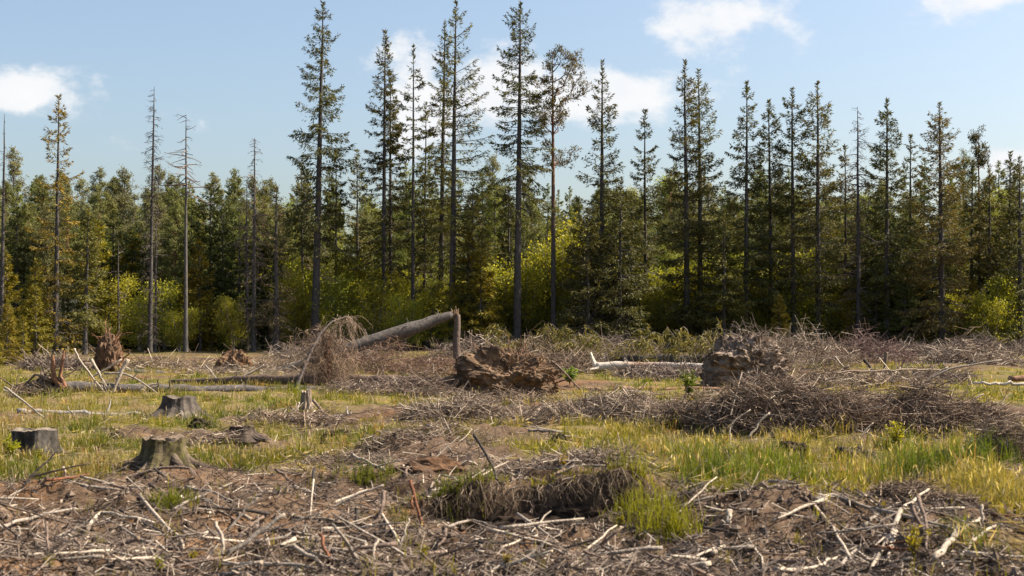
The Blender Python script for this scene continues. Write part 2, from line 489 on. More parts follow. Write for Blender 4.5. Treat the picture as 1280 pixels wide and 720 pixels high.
def snag(H, r, seed, nb=60, bl=.5, twigs=0, lean=(0, 0), base=GREY, up=.0, top_only=0., tint=DEADB):
    rng = np.random.default_rng(seed)
    tg, P, h = trunk_geo(H, r, rng, base, lean=lean)
    z = H * (top_only + (1 - top_only) * rng.random(nb)); az = rng.random(nb) * 6.28
    Ln = bl * rng.uniform(.25, 1.1, nb) * (.35 + .65 * sm(0, .35, (H - z) / H))
    B, d = limb_paths(P, h, z, az, Ln, rng.normal(up, .3, nb), rng.uniform(.1, .5, nb), rng.uniform(0, .4, nb))
    g = Geo(); rr = np.linspace(1, .35, 6)[None] * (.018 + .014 * Ln)[:, None]; cc = tint * rng.uniform(.7, 1.2, (nb, 1))
    big = Ln > .62
    if (~big).any(): tubes(g, B[~big], rr[~big], 3, cc[~big])
    g.limbs = [(B[i], rr[i], cc[i]) for i in np.nonzero(big)[0]]
    if twigs: spray_on(g, B, d, Ln, twigs, rng, tint * .7, tint * 1.25, l0=.12, l1=.35, wd=.028, hang=.8, wide=.5)
    return tg, g

def pine(H, rad, zb, seed, rt=.18, nl=30, ns=4200, lean=(0, 0), side=0., cA=(.045, .055, .018), cB=(.13, .11, .035), red=True):
    rng = np.random.default_rng(seed)
    tg, P, h = trunk_geo(H, rt, rng, GREY * 1.05, RED if red else GREY, lean=lean)
    z = zb + (H - zb) * np.sort(rng.random(nl)) ** .8; az = rng.random(nl) * 6.28
    t = (H - z) / (H - zb)
    Ln = rad * (.10 + 1.05 * np.sin(np.clip(t, 0, 1) * 2.1) ** 1.05) * rng.uniform(.5, 1.1, nl) * (1 + side * np.cos(az))
    B, d = limb_paths(P, h, z, az, Ln, rng.normal(.35, .2, nl) + .4 * (1 - t), np.full(nl, .1), rng.uniform(.05, .3, nl), K=6)
    B[:, 1:-1] += rng.normal(size=(nl, 4, 3)) * .07 * Ln[:, None, None]
    g = Geo(); tubes(g, B, np.linspace(1, .25, 6)[None] * (.02 + .014 * Ln)[:, None], 4, RED * .75 if red else GREY)
    # tufts at the ends of side shoots
    nt_ = int(ns / 14); i = rng.choice(nl, nt_, p=Ln / Ln.sum())
    s = .4 + .6 * rng.random(nt_) ** .7
    f = s * 5; k = np.minimum(f.astype(int), 4); f = (f - k)[:, None]
    c = B[i, k] * (1 - f) + B[i, k + 1] * f
    c = c + rng.normal(size=(nt_, 3)) * np.array([.22, .22, .13]) * (.4 + .35 * Ln[i])[:, None]
    c[:, 2] += .1
    base = B[i, k]
    tubes(g, np.stack([base, (base + c) / 2 - [0, 0, .04], c], 1), np.full((nt_, 3), .008), 3, RED * .6)
    pos = np.repeat(c, 14, 0) + rng.normal(size=(nt_ * 14, 3)) * .10
    dr = rng.normal(size=(nt_ * 14, 3)); dr[:, 2] += .5; dr = unit(dr)
    cA, cB = np.array(cA), np.array(cB)
    tm = np.repeat(rng.random(nt_), 14)[:, None] * .6 + rng.random((nt_ * 14, 1)) * .4
    cards(g, pos, dr, rng.uniform(.13, .28, len(pos)), rng.uniform(.04, .08, len(pos)), (cA + (cB - cA) * tm), rng)
    return tg, g

def leafy(H, rad, seed, stems=1, nl=5200, cA=(.07, .095, .016), cB=(.19, .19, .035), rt=.06, ls=(.09, .16), barkc=np.array([.22, .2, .18]), zb=.12, clusters=90):
    """birch, willow or rowan: stems, boughs and small leaves in clusters"""
    rng = np.random.default_rng(seed)
    tg, cg = Geo(), Geo()
    cl = []
    for j in range(stems):
        a = rng.random() * 6.28; ln = rng.uniform(.1, .3) * H * (stems > 1)
        hh = H * rng.uniform(.75, 1)
        s = np.linspace(0, 1, 8)
        P = np.stack([np.cos(a) * ln * s ** 1.5, np.sin(a) * ln * s ** 1.5, -.15 + (hh + .15) * s], 1)
        P[:, :2] += rng.normal(size=(8, 2)).cumsum(0) * .02 * H ** .5
        tubes(tg, P, rt * (1 - s) ** .8 + .008, 6, barkc)
        nb = max(8, int(clusters / stems))
        sb = zb + (1 - zb) * rng.random(nb) ** .9; az = rng.random(nb) * 6.28
        o = np.stack([np.interp(sb, s, P[:, i]) for i in range(3)], -1)
        L0 = rad * np.sin(np.clip((1 - sb) / (1 - zb), .06, 1) * 2.0) ** .8 * rng.uniform(.35, 1.1, nb) + .1
        e = o + np.stack([np.cos(az) * L0, np.sin(az) * L0, L0 * rng.uniform(.1, .9, nb)], -1)
        tubes(cg, np.stack([o, o * .5 + e * .5 + [0, 0, .06], e], 1), np.stack([.008 + .008 * L0, .006 + .005 * L0, 0 * L0 + .004], 1), 3, barkc * .7)
        for q in (.45, .75, 1.0):
            cl.append(o * (1 - q) + e * q)
    cl = np.concatenate(cl)
    i = rng.integers(0, len(cl), nl)
    pos = cl[i] + rng.normal(size=(nl, 3)) * rad * np.array([.15, .15, .12])
    dr = rng.normal(size=(nl, 3)); dr[:, 2] -= .35; dr = unit(dr)
    cA, cB = np.array(cA), np.array(cB)
    ct = rng.random(len(cl))[i][:, None] * .5 + rng.random((nl, 1)) * .5
    ln = rng.uniform(ls[0], ls[1], nl)
    cards(cg, pos, dr, ln, ln * rng.uniform(.5, .75, nl), cA + (cB - cA) * ct, rng)
    return tg, cg

def plant_tree(name, geos, x, y, label, cat='tree', group=None, mat='needle', z=None, crown='crown', rz=0, barkmat='bark'):
    e = empty(name, (x, y, g1(x, y) - .05 if z is None else z), label, cat, group)
    e.rotation_euler = (0, 0, rz)
    if geos[0].n: geos[0].build('trunk', MAT[barkmat], e, smooth=True)
    if geos[1].n:
        c = geos[1].build(crown, MAT[mat], e)
        if crown == 'twigs': c['kind'] = 'stuff'
    for (b, r_, c_) in getattr(geos[1], 'limbs', []):
        q = Geo(); tubes(q, b, r_, 4, c_); q.build('branch', MAT[mat], e)
    return e

# ------------------------------------------------------------------ standing trees along the edge of the clearing
def px_tree(px, top, d):
    x = (px - 640) / FP * d
    z0 = g1(x, d) - .05
    return x, d, EYE + (HZ - top) / FP * d - z0
DG = ((.040, .050, .014), (.118, .104, .026))      # dark green spruce
OG = ((.046, .056, .015), (.155, .128, .030))      # olive and golden spruce
BG = ((.060, .054, .022), (.165, .130, .052))      # brownish, thinning spruce
def S(px, top, d, wpx, base_px, lab, toppx=None, cols=DG, **kw):
    x, y, H = px_tree(px, top, d)
    zb = max(.4, EYE + (HZ - base_px) / FP * d)
    lx = ((toppx - px) / FP * d) if toppx else 0
    kw['ns'] = int(kw['ns'] * 1.45)
    g = spruce(H, (1.32 if px > 900 else 1.2) * wpx / FP * d, zb, seed=int(px * 7 + top), lean=(lx, 0), cA=cols[0], cB=cols[1], **kw)
    return plant_tree('spruce_tree', g, x, y, lab, group='spruces standing along the forest edge')
S(393, 3, 93, 37, 300, 'tallest lone spruce with broad ragged crown, beside the sky gap', 404, nb=190, ns=7600, rt=.29, droop=.5, hang=1.0, clump=.5, prof=.62)
S(479, 39, 95, 35, 330, 'spruce with wide crown of upswept boughs, beside a thinner twin trunk', 481, nb=210, ns=6800, rt=.2, cols=OG, prof=.8)
S(488, 92, 96, 15, 200, 'thin twin-trunk spruce tight against the wide upswept spruce', 488, nb=90, ns=1500, rt=.16, cols=OG)
S(516, 58, 94, 20, 330, 'slender spruce with small tufted top and thin sparse boughs', 516, nb=110, ns=2600, rt=.15, clump=.6, prof=.5)
S(530, 128, 97, 16, 360, 'small slim spruce between the slender and the paired tall spruces', 531, nb=100, ns=2000, rt=.12, cols=OG)
S(550, 27, 95, 26, 330, 'tall spruce crowded against the spruce with long bare boughs', 555, nb=190, ns=5200, rt=.22, cols=OG, side=-.3)
S(565, 4, 92, 45, 360, 'very tall spruce with long bare upswept boughs on its sunny side', 569, nb=210, ns=7200, rt=.25, cols=OG, side=.35, asc=.75, prof=.72)
S(646, 4, 91, 33, 260, 'very tall narrow spruce with drooping boughs and long clean trunk', 652, nb=180, ns=6000, rt=.27, droop=.5, clump=.5, prof=.55, cols=DG)
S(752, 77, 92, 38, 420, 'dark conical spruce with layered boughs beside the red-barked pine', 753, nb=230, ns=8200, rt=.22, prof=.75, clump=.45)
S(808, 138, 96, 32, 400, 'shorter pointed spruce between the conical spruce and the golden pair', 806, nb=170, ns=5600, rt=.16)
S(859, 76, 93, 36, 420, 'golden-brown spruce, taller of the close pair with skirted boughs', 857, nb=230, ns=8600, rt=.24, cols=OG, prof=.7, gold=.3)
S(876, 88, 94, 44, 425, 'dense golden spruce, shorter of the close pair with skirted boughs', 873, nb=240, ns=9800, rt=.22, cols=OG, prof=.75, gold=.3, side=.15)
S(932, 103, 93, 30, 372, 'dark spruce with stepped separate boughs beside the golden pair', 934, nb=170, ns=6600, rt=.19, clump=.5, prof=.65)
S(964, 127, 94, 28, 372, 'dark spruce in the row of three dark spruces, middle one', 962, nb=170, ns=6200, rt=.18, clump=.45, prof=.65)
S(992, 111, 93, 25, 400, 'dark spruce with broad shoulders close under its tip', 990, nb=170, ns=5600, rt=.2, clump=.5, prof=.42)
S(1023, 103, 93, 36, 372, 'wide full spruce beside the spruce with broad shoulders', 1021, nb=230, ns=9400, rt=.23, cols=OG, prof=.68)
S(1057, 183, 96, 24, 425, 'slender brown-green spruce between the wide spruce and the dead grey one', 1057, nb=150, ns=4600, rt=.14, cols=BG)
S(1108, 125, 92, 32, 372, 'dark spruce with bold separate boughs beside the dead grey tree', 1109, nb=190, ns=7600, rt=.2, clump=.5, prof=.7)
S(1139, 170, 96, 27, 425, 'short dense spruce tucked behind the bold-boughed dark spruce', 1138, nb=170, ns=5600, rt=.16, cols=OG)
S(1178, 130, 90, 40, 430, 'dense olive spruce clothed to the ground, lit on its sunny side', 1174, nb=260, ns=11000, rt=.23, cols=((.060, .056, .018), (.17, .128, .038)), prof=.6, gold=.35)
S(1214, 206, 95, 26, 430, 'small olive spruce beside the dense one clothed to the ground', 1215, nb=170, ns=5600, rt=.14, cols=OG)
S(1237, 208, 93, 32, 430, 'bushy olive spruce under the thin tuft-topped tree', 1236, nb=200, ns=7600, rt=.15, cols=OG, gold=.35)
S(1261, 192, 94, 30, 430, 'spruce with a dark pointed top at the end of the row', 1262, nb=200, ns=7000, rt=.17, cols=DG)
S(1276, 198, 89, 34, 425, 'olive spruce with a bare grey trunk at the end of the row', 1274, nb=200, ns=7000, rt=.2, cols=OG)
S(1318, 150, 92, 34, 425, 'tall dark spruce just past the end of the row', nb=200, ns=6000, rt=.2)
S(1352, 190, 95, 34, 425, 'full olive spruce past the end of the row', nb=200, ns=6000, rt=.2, cols=OG)
S(69, 121, 88, 32, 425, 'narrow ragged spruce with orange-yellow foliage and thin top', 74, nb=150, ns=3900, rt=.18, cols=((.05, .05, .012), (.24, .15, .02)), clump=.6, prof=.55, gold=.35)
S(106, 262, 84, 22, 400, 'leaning spruce with pale grey lower trunk beside the upturned roots', 110, nb=120, ns=3600, rt=.14, cols=((.05, .055, .014), (.17, .14, .03)))
S(378, 205, 96, 16, 330, 'thin half-bare spruce beside the tallest lone spruce', nb=90, ns=1500, rt=.11, clump=.6, cols=BG)
S(420, 190, 95, 18, 330, 'slim spruce with sparse drooping boughs near the tallest lone spruce', nb=100, ns=2200, rt=.12, clump=.6)
S(447, 188, 98, 22, 400, 'small pointed spruce in front of the pale forest', nb=140, ns=4200, rt=.12, cols=OG)
S(345, 236, 90, 20, 400, 'thick-trunked dying spruce with brown hanging boughs', nb=110, ns=1300, rt=.22, cols=BG, clump=.6, dead=70)
S(636, 225, 97, 18, 380, 'dim slim spruce behind the very tall narrow one', nb=120, ns=3000, rt=.14)
S(775, 225, 90, 44, 440, 'low dark spruce with wide boughs hanging to the ground', nb=220, ns=8600, rt=.15, prof=.6, cols=DG)
S(735, 262, 89, 36, 440, 'low dark spruce leaning boughs over a fallen trunk', nb=180, ns=6000, rt=.13, prof=.6, cols=DG)
S(590, 232, 92, 34, 430, 'golden-green spruce behind the snapped leaning trunk', nb=190, ns=6800, rt=.15, cols=((.07, .065, .016), (.19, .15, .04)), gold=.4)
S(905, 262, 91, 30, 430, 'sparse golden spruce behind the grey upturned root clod', nb=150, ns=4600, rt=.13, cols=OG, gold=.4)

def SN(px, top, d, lab, toppx=None, **kw):
    x, y, H = px_tree(px, top, d)
    lx = ((toppx - px) / FP * d) if toppx else 0
    return plant_tree('dead_spruce', snag(H, lean=(lx, 0), seed=int(px), **kw), x, y, lab, 'dead tree', 'dead trees standing along the forest edge', mat='twig', crown='twigs')
SN(1, 142, 88, 'dead thin trunk with whiskery twigs at the end of the forest edge', 6, r=.15, nb=80, bl=.55, twigs=200)
SN(187, 108, 87, 'dead needle-thin trunk bristling with short stubs to its tip', 192, r=.15, nb=190, bl=.75, twigs=2200, base=GREY * .9, tint=np.array([.075, .06, .05]))
SN(194, 255, 89, 'thin dark dead pole tight beside the bristling dead trunk', 195, r=.09, nb=50, bl=.7, twigs=200)
SN(232, 143, 88, 'dead grey trunk with long bare horizontal branches near its top', 233, r=.14, nb=52, bl=1.9, top_only=.66, base=np.array([.10, .09, .082]), twigs=120)
SN(317, 172, 90, 'dead spruce with thin drooping twigs all down its trunk', 318, r=.15, nb=150, bl=1.0, twigs=1600)
SN(309, 225, 92, 'dead twiggy trunk close beside the drooping dead spruce', 309, r=.12, nb=120, bl=1.1, twigs=1000)
SN(1073, 133, 92, 'dead grey-brown spruce keeping all its fine bare boughs', 1073, r=.17, nb=190, bl=1.35, twigs=2600, tint=np.array([.135, .10, .088]))
SN(148, 300, 93, 'short dim dead pole behind the leaning spruce', 148, r=.09, nb=40, bl=.7, twigs=150)
SN(684, 260, 95, 'dim dead pole beside the red-barked pine', 683, r=.09, nb=50, bl=.8, twigs=150)

x, y, H = px_tree(692, 66, 92)
plant_tree('pine_tree', pine(H, 2.2, H * .60, 5, .20, 34, 5200, side=.45, lean=(-.05, 0), cA=(.05, .055, .02), cB=(.16, .125, .05)), x, y,
           'tall red-barked pine with airy one-sided crown', 'tree', None, z=None)
x, y, H = px_tree(1224, 162, 95)
plant_tree('pine_tree', pine(H, .75, H * .80, 9, .12, 22, 1500, lean=(.05, 0)), x, y, 'thin pine with one small tuft of foliage at its top', 'tree')

# ------------------------------------------------------------------ the forest behind and the undergrowth
protos = {}
SHORT = [(1, 'the whiskery dead trunk'), (69, 'the ragged orange-yellow spruce'), (106, 'the leaning spruce'), (187, 'the bristling dead trunk'), (232, 'the dead trunk with bare horizontal branches'),
         (317, 'the drooping dead spruce'), (345, 'the thick-trunked dying spruce'), (393, 'the tallest lone spruce'), (447, 'the small pointed spruce'), (480, 'the twin-trunk spruce'), (516, 'the slender tuft-topped spruce'),
         (560, 'the spruce with long bare boughs'), (592, 'the golden-green spruce'), (646, 'the very tall narrow spruce'), (692, 'the red-barked pine'), (752, 'the dark conical spruce'), (808, 'the shorter pointed spruce'),
         (867, 'the golden close pair of spruces'), (932, 'the dark spruce with stepped boughs'), (964, 'the middle dark spruce'), (992, 'the broad-shouldered spruce'), (1023, 'the wide full spruce'), (1073, 'the dead grey-brown spruce'),
         (1108, 'the bold-boughed dark spruce'), (1178, 'the dense olive spruce'), (1224, 'the thin tuft-topped pine'), (1261, 'the spruce with dark pointed top'), (1318, 'the dark spruce past the row end')]
KW = dict(spruce='olive green forest spruce', pine='grey-green forest pine', birch='pale green leafy forest tree', bush='bright yellow-green bush', young='young golden-green spruce', dim='dark low-boughed spruce')
def proto(key, name, geos, label, cat, group, mat='needle'):
    e = plant_tree(name, geos, 0, 0, label, cat, group, mat, z=0)
    protos.setdefault(key, []).append(e)
GB = 'trees of the dense forest behind the clearing'
for k in range(5):
    cols = [((.075, .096, .020), (.235, .235, .048)), ((.060, .082, .020), (.18, .19, .042)), ((.092, .10, .026), (.27, .245, .062))][k % 3]
    proto('spruce', 'forest_spruce', spruce(16, 2.0 + .25 * (k % 3), 1.0 + k * .6, 190, 13500, 100 + k, .15, cA=cols[0], cB=cols[1], prof=.72, wd=.085, gold=.3, dead=8, clump=.3),
          'olive green spruce packed into the dense forest behind the edge trees', 'tree', GB)
for k in range(5):
    cols = [((.080, .098, .032), (.22, .21, .07)), ((.092, .10, .045), (.25, .235, .10))][k % 2]
    proto('pine', 'forest_pine', pine(15.5, 1.75, 3.0 + k * .5, 120 + k, .13, 85, 13500, cA=cols[0], cB=cols[1], red=(k % 2 == 0)),
          'grey-green pine with rounded bushy crown in the dense forest behind', 'tree', GB)
for k in range(4):
    proto('birch', 'forest_birch', leafy(12.5, 2.2, 140 + k, 1, 11000, (.11, .14, .034), (.30, .31, .075), .09, (.10, .18), clusters=130, barkc=np.array([.3, .28, .26])),
          'pale green leafy tree showing among the dark forest conifers', 'tree', GB, 'leaf')
for k in range(4):
    proto('bush', 'leafy_bush', leafy(4.4, 1.6, 160 + k, 5, 6500, (.15, .18, .018), (.42, .39, .05), .035, (.07, .14), clusters=90),
          'bright yellow-green leafy bush growing under the edge trees', 'bush', 'bushes under the edge trees', 'leaf')
for k in range(3):
    proto('young', 'young_spruce', spruce(6, 1.25, .25, 130, 6500, 180 + k, .07, cA=(.075, .075, .010), cB=(.27, .21, .02), prof=.8, wd=.06, dead=0, gold=.3, hang=.4),
          'young golden-green spruce growing under the edge trees', 'tree', 'young spruces under the edge trees')
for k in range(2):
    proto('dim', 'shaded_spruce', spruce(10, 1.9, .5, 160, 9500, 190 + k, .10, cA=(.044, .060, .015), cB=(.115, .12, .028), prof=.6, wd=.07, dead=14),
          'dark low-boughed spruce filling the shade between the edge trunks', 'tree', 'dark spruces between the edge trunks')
used = {}
rb = np.random.default_rng(77)
def place(key, x, y, s=1.0, rz=None, label=None):
    lst = protos[key]; k = int(rb.integers(len(lst))); e = lst[k]
    loc = (x, y, g1(x, y) - .06); rz = rb.random() * 6.28 if rz is None else rz
    tilt = (rb.normal(0, .015), rb.normal(0, .015))
    sc_ = (s * rb.uniform(.9, 1.15), s * rb.uniform(.9, 1.15), s)
    if not used.get((key, k)):
        used[(key, k)] = 1
        e.location = loc; e.rotation_euler = (tilt[0], tilt[1], rz); e.scale = sc_
        o = e
    else:
        o = copy_tree(e, loc, rz, sc_, tilt)
    sp = min(SHORT, key=lambda q: abs(q[0] - (640 + x / y * FP)))[1]
    if key in ('spruce', 'pine', 'birch'): rel = 'close behind' if y < 106 else ('behind' if y < 119 else 'far back behind')
    else: rel = ('growing low under' if s < 1.0 else 'growing tall under') if key == 'bush' else 'at the foot of'
    o['label'] = label or (KW[key] + ' ' + rel + ' ' + sp)
    return o
# stratified scatter through the wood
yy = 100.0
row = 0
while yy < 139:
    half = .40 * yy + 6
    step = 3.0 if yy < 122 else 3.2
    xs = np.arange(-half, half, step) + (row % 2) * step / 2
    for xx in xs:
        X_ = xx + rb.normal(0, .9); Y_ = yy + rb.normal(0, 1.1)
        q = vn(np.array([X_ * .06]), np.array([Y_ * .1]), 5)[0] + rb.normal(0, .16)
        key = 'pine' if q < .45 else ('spruce' if q < .80 else 'birch')
        base = dict(spruce=.95, pine=.98, birch=1.08)[key]
        hs = .64 + .46 * (Y_ - 100) / 40 + .10 * (vn(np.array([X_ * .15]), np.array([3.3]), 8)[0] - .5)
        place(key, X_, Y_, base * hs * rb.uniform(.86, 1.08))
    yy += 5.2 if yy < 122 else 6.2
    row += 1
def pl(key, px, d, s, **k):
    return place(key, (px - 640) / FP * d, d, s, **k)
# undergrowth where the photograph shows it: bright bushes, young spruces and dim spruces
for px, d, s in ((150, 96, 1.25), (175, 92, .9), (205, 95, 1.1), (225, 90, .7), (262, 96, .9), (292, 91, .85), (370, 95, 1.2), (392, 97, 1.5), (430, 94, 1.3), (455, 96, 1.6),
                 (470, 93, 1.1), (500, 98, 1.4), (505, 92, .9), (535, 95, 1.2), (580, 96, 1.2), (605, 92, 1.0), (622, 95, 1.5), (662, 94, 1.3), (676, 97, 1.7), (700, 95, 1.9),
                 (722, 97, 2.1), (735, 94, 1.2), (765, 96, 1.3), (800, 97, 1.4), (820, 94, 1.0), (845, 97, 1.5), (880, 96, 1.4), (905, 97, 1.7), (925, 95, 1.2), (955, 95, 1.2), (940, 94, .9), (975, 94, 1.0), (998, 94, 1.1), (1032, 94, .9), (1050, 94, 1.0), (915, 93, .8),
                 (985, 97, 1.5), (1003, 98, 1.7), (1015, 96, 1.1), (1040, 97, 1.2), (1062, 98, 1.5), (1090, 97, .9), (1195, 97, 1.0), (1240, 88, .95), (1243, 90, 1.2), (1150, 97, .9)):
    pl('bush', px, d, s)
for px, d, s in ((-10, 80, .62), (12, 80, .55), (45, 86, 1.0), (40, 84, .7), (118, 96, 1.5), (250, 92, 1.25), (237, 95, .9), (10, 90, 1.1), (165, 98, 1.4), (565, 90, .7),
                 (600, 90, 1.1), (975, 88, .62), (1155, 92, .55), (1218, 92, .8), (1250, 93, 1.0), (135, 93, .8), (585, 91, 1.3), (1060, 92, .5)):
    pl('young', px, d, s)
for px, d, s in ((8, 54, .42), (-14, 50, .4), (28, 60, .36), (45, 66, .6)):
    pl('young', px, d, s, label='small golden spruce sapling standing out from the wood near the grey trunk')
for px, d, s in ((20, 97, 1.0), (140, 99, 1.0), (165, 98, .9), (280, 98, 1.1), (300, 97, 1.0), (335, 98, .95), (262, 99, 1.2), (640, 99, 1.1), (660, 98, .9), (745, 95, .9),
                 (760, 93, .8), (790, 95, .9), (940, 99, .9), (972, 99, .9), (1045, 99, 1.0), (1085, 97, 1.0), (1105, 97, 1.0), (1125, 94, .9), (1142, 95, .9), (1165, 95, .8), (1095, 92, .6), (1130, 91, .55)):
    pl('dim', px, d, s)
for px, d, s in ((30, 98, .66), (85, 98, .72), (330, 99, .72), (350, 97, .66), (180, 99, .74), (220, 98, .68), (60, 97, .66)):
    pl('pine', px, d, s)

# ------------------------------------------------------------------ windthrown trees, root plates and logs
rw = np.random.default_rng(5)
DEADWOOD = np.array([.30, .255, .215]); PALE = np.array([.58, .50, .41]); BROWN = np.array([.13, .095, .075]); RUST = np.array([.20, .10, .055])
def clod_geo(c, r, seed, amp=.3, freq=1.6, sub=5, col=np.array([.19, .13, .085]), col2=np.array([.07, .048, .034]), hf=.36):
    """lump of soil torn up with the roots; c centre, r radii"""
    bm = bmesh.new(); bmesh.ops.create_icosphere(bm, subdivisions=sub, radius=1)
    V = np.array([v.co[:] for v in bm.verts]); T = np.array([[v.index for v in f.verts] for f in bm.faces]); bm.free()
    off = Vector((seed * 3.1, seed * 1.7, seed * .9)); C = np.empty_like(V)
    for i, v in enumerate(V):
        p = Vector(v)
        a = noise.fractal(p * freq + off, .9, 2.1, 5); b = noise.fractal(p * freq * 4.0 + off, .7, 2.2, 5)
        V[i] = v * (1 + amp * a + amp * hf * b)
        C[i] = col + (col2 - col) * min(1, max(0, .5 + 1.1 * b))
    g = Geo(); g.add(V * np.asarray(r) + np.asarray(c), None, T, C)
    return g
def root_geo(p, d, ln, r, rng, col, K=7, wig=.35, grav=.3):
    P = [np.asarray(p, float)]; d = unit(np.asarray(d, float))
    for k in range(K - 1):
        d = unit(d + rng.normal(size=3) * wig * .6 + np.array([0, 0, -grav * .25]))
        P.append(P[-1] + d * ln / (K - 1))
    g = Geo(); tubes(g, np.array(P), r * np.linspace(1, .2, K) ** .8, 6, col * rng.uniform(.7, 1.25))
    return g
def log_geo(pts, rad, col, rng, K=22, sides=12, wob=.015, ends=None):
    pts = np.asarray(pts, float); s = np.linspace(0, 1, len(pts)); t = np.linspace(0, 1, K)
    P = np.stack([np.interp(t, s, pts[:, i]) for i in range(3)], 1); P[1:-1] += rng.normal(size=(K - 2, 3)) * wob
    rr = np.interp(t, np.linspace(0, 1, len(rad)), rad) * (1 + rng.normal(0, .03, K))
    col = np.asarray(col); C = col if col.ndim == 1 else np.stack([np.interp(t, np.linspace(0, 1, len(col)), col[:, i]) for i in range(3)], 1)[None]
    g = Geo(); tubes(g, P, rr, sides, C, cap=True)
    return g, P, rr
def stubs(parent, P, rr, n, rng, o, col, ln=(.1, .4), up=.4):
    for k in range(n):
        i = int(rng.integers(2, len(P) - 2)); ax = unit(P[i + 1] - P[i])
        d = rng.normal(size=3); d[2] = abs(d[2]) * .8 + up; d = unit(d - ax * d.dot(ax) * .8)
        g = root_geo(P[i] + d * rr[i] * .7, d, rng.uniform(*ln), rng.uniform(.012, .028), rng, col, 4, .25, 0)
        g.build('branch_stub', MAT['wood'], parent, origin=o)

def windthrow(name, label, base, trunk=None, trad=None, tcol=GREY, plate=None, roots=0, rlen=(.4, 1.0), rr=(.02, .05), seed=1, cat='fallen tree', nstub=8, face=(0, -1, 0), rootcol=BROWN, stubl=(.1, .4), lobes=None, tmat='logbark', soil=(.19, .13, .085)):
    rng = np.random.default_rng(seed); o = np.asarray(base, float); e = empty(name, tuple(o), label, cat, 'windthrown trees in the clearing')
    if trunk is not None:
        g, P, r_ = log_geo(trunk, trad, tcol, rng)
        g.build('trunk', MAT[tmat], e, o, True)
        stubs(e, P, r_, nstub, rng, o, np.asarray(tcol if np.asarray(tcol).ndim == 1 else tcol[0]) * 1.2, stubl)
    if plate is not None:
        c, r = plate
        rp = clod_geo(c, r, seed, .34, 1.5, 6 if max(r) > 1 else 5, col=np.array(soil)).build('root_plate', MAT['soil'], e, o)
        nf = int(260 * max(r)); dd_ = unit(rng.normal(size=(nf, 3)) * [1, .8, 1] + [0, -.4, .1]); b0 = np.asarray(c) + dd_ * np.asarray(r) * rng.uniform(.7, 1.05, (nf, 1))
        tv = unit(rng.normal(size=(nf, 3)) + [0, 0, -.4]) * rng.uniform(.06, .3, (nf, 1)); gf = Geo()
        tubes(gf, np.stack([b0 - tv * .5, b0 + dd_ * .07, b0 + tv * .5], 1), rng.uniform(.003, .011, (nf, 1)) * np.array([[1, .8, .4]]), 3, np.asarray(rootcol) * rng.uniform(.5, 1.6, (nf, 1)))
        gf.build('root_fibres', MAT['twig'], rp, origin=o)['kind'] = 'stuff'
        for k in range(roots):
            th = rng.random() * 6.28; d0 = np.array([math.cos(th), rng.normal(0, .35), math.sin(th)])
            if d0[2] < -.35: d0[2] *= -1
            p = np.asarray(c) + unit(d0) * np.asarray(r) * rng.uniform(.75, .98)
            root_geo(p, d0 + np.asarray(face) * .4 + rng.normal(size=3) * .3, rng.uniform(*rlen), rng.uniform(*rr), rng, rootcol).build('root', MAT['wood'], rp, origin=o)
    return e
def gz(px, d, dz=0):
    x = (px - 640) / FP * d
    return np.array([x, d, g1(x, d) + dz])

# E: big root plate in the middle with its reddish trunk
E = at(627, 474, 33.5)
windthrow('windthrown_spruce', 'windthrown spruce with big brown root plate and long reddish trunk in mid-clearing', gz(625, 33.5),
          [at(572, 481, 33.6), at(480, 477, 34.2), at(330, 474, 35.2), at(212, 478, 36)], [.19, .17, .12, .06], np.array([.12, .085, .066]),
          (E + [0.05, .1, -.1], (1.25, .85, .78)), 60, (.25, .8), (.012, .035), 3, nstub=10, soil=(.21, .135, .082), rootcol=np.array([.17, .10, .062]))
# A: grey trunk with upright reddish roots
A = at(58, 482, 32)
windthrow('windthrown_spruce', 'windthrown grey trunk with upright reddish roots and dark root mass', gz(60, 32),
          [at(70, 484, 32), at(150, 487, 32.3), at(260, 488, 32.8), at(410, 488, 33.5)], [.17, .13, .125, .10], np.array([.095, .083, .076]),
          (A + [0, .15, -.12], (.42, .35, .32)), 14, (.3, .7), (.015, .035), 8, nstub=7, soil=(.11, .08, .06), rootcol=BROWN)
ra = np.random.default_rng(4)
ea = bpy.data.objects['windthrown_spruce.001']; oa = gz(60, 32)
for pts, r0 in (([(80, 486), (68, 474), (66, 458), (66, 444)], .07), ([(82, 484), (75, 470), (78, 452), (80, 438)], .045), ([(66, 490), (50, 478), (38, 482), (24, 494)], .05), ([(66, 486), (52, 470), (44, 468), (30, 482)], .04)):
    q = np.array([at(a, b, 31.9) for a, b in pts]); gq = Geo(); tubes(gq, q, r0 * np.array([1.2, 1, .8, .45]), 8, np.array([.20, .10, .06]) if pts[-1][1] < 450 else BROWN); gq.build('root', MAT['logbark'], ea, oa, True)
# G1: tall pointed plate, G2: squat orange plate
c = at(136, 446, 47)
windthrow('windthrown_spruce', 'tall pointed root plate bristling with thin roots, grey trunk lying behind it', gz(136, 47),
          [at(150, 466, 47.4), at(240, 470, 47), at(338, 472, 46)], [.15, .13, .09], np.array([.11, .10, .09]),
          (c + [0, 0, -.15], (.46, .5, .92)), 34, (.3, .9), (.012, .03), 11, nstub=5, soil=(.16, .095, .06), rootcol=RUST, face=(-.5, -.5, .5))
c = at(292, 455, 45)
windthrow('upturned_root_plate', 'small squat root plate of orange-brown soil beside the long grey log', gz(292, 45), None, None, GREY,
          (c + [0, 0, -.2], (.58, .4, .62)), 16, (.2, .6), (.01, .025), 14, cat='root plate', soil=(.25, .15, .085), rootcol=RUST)
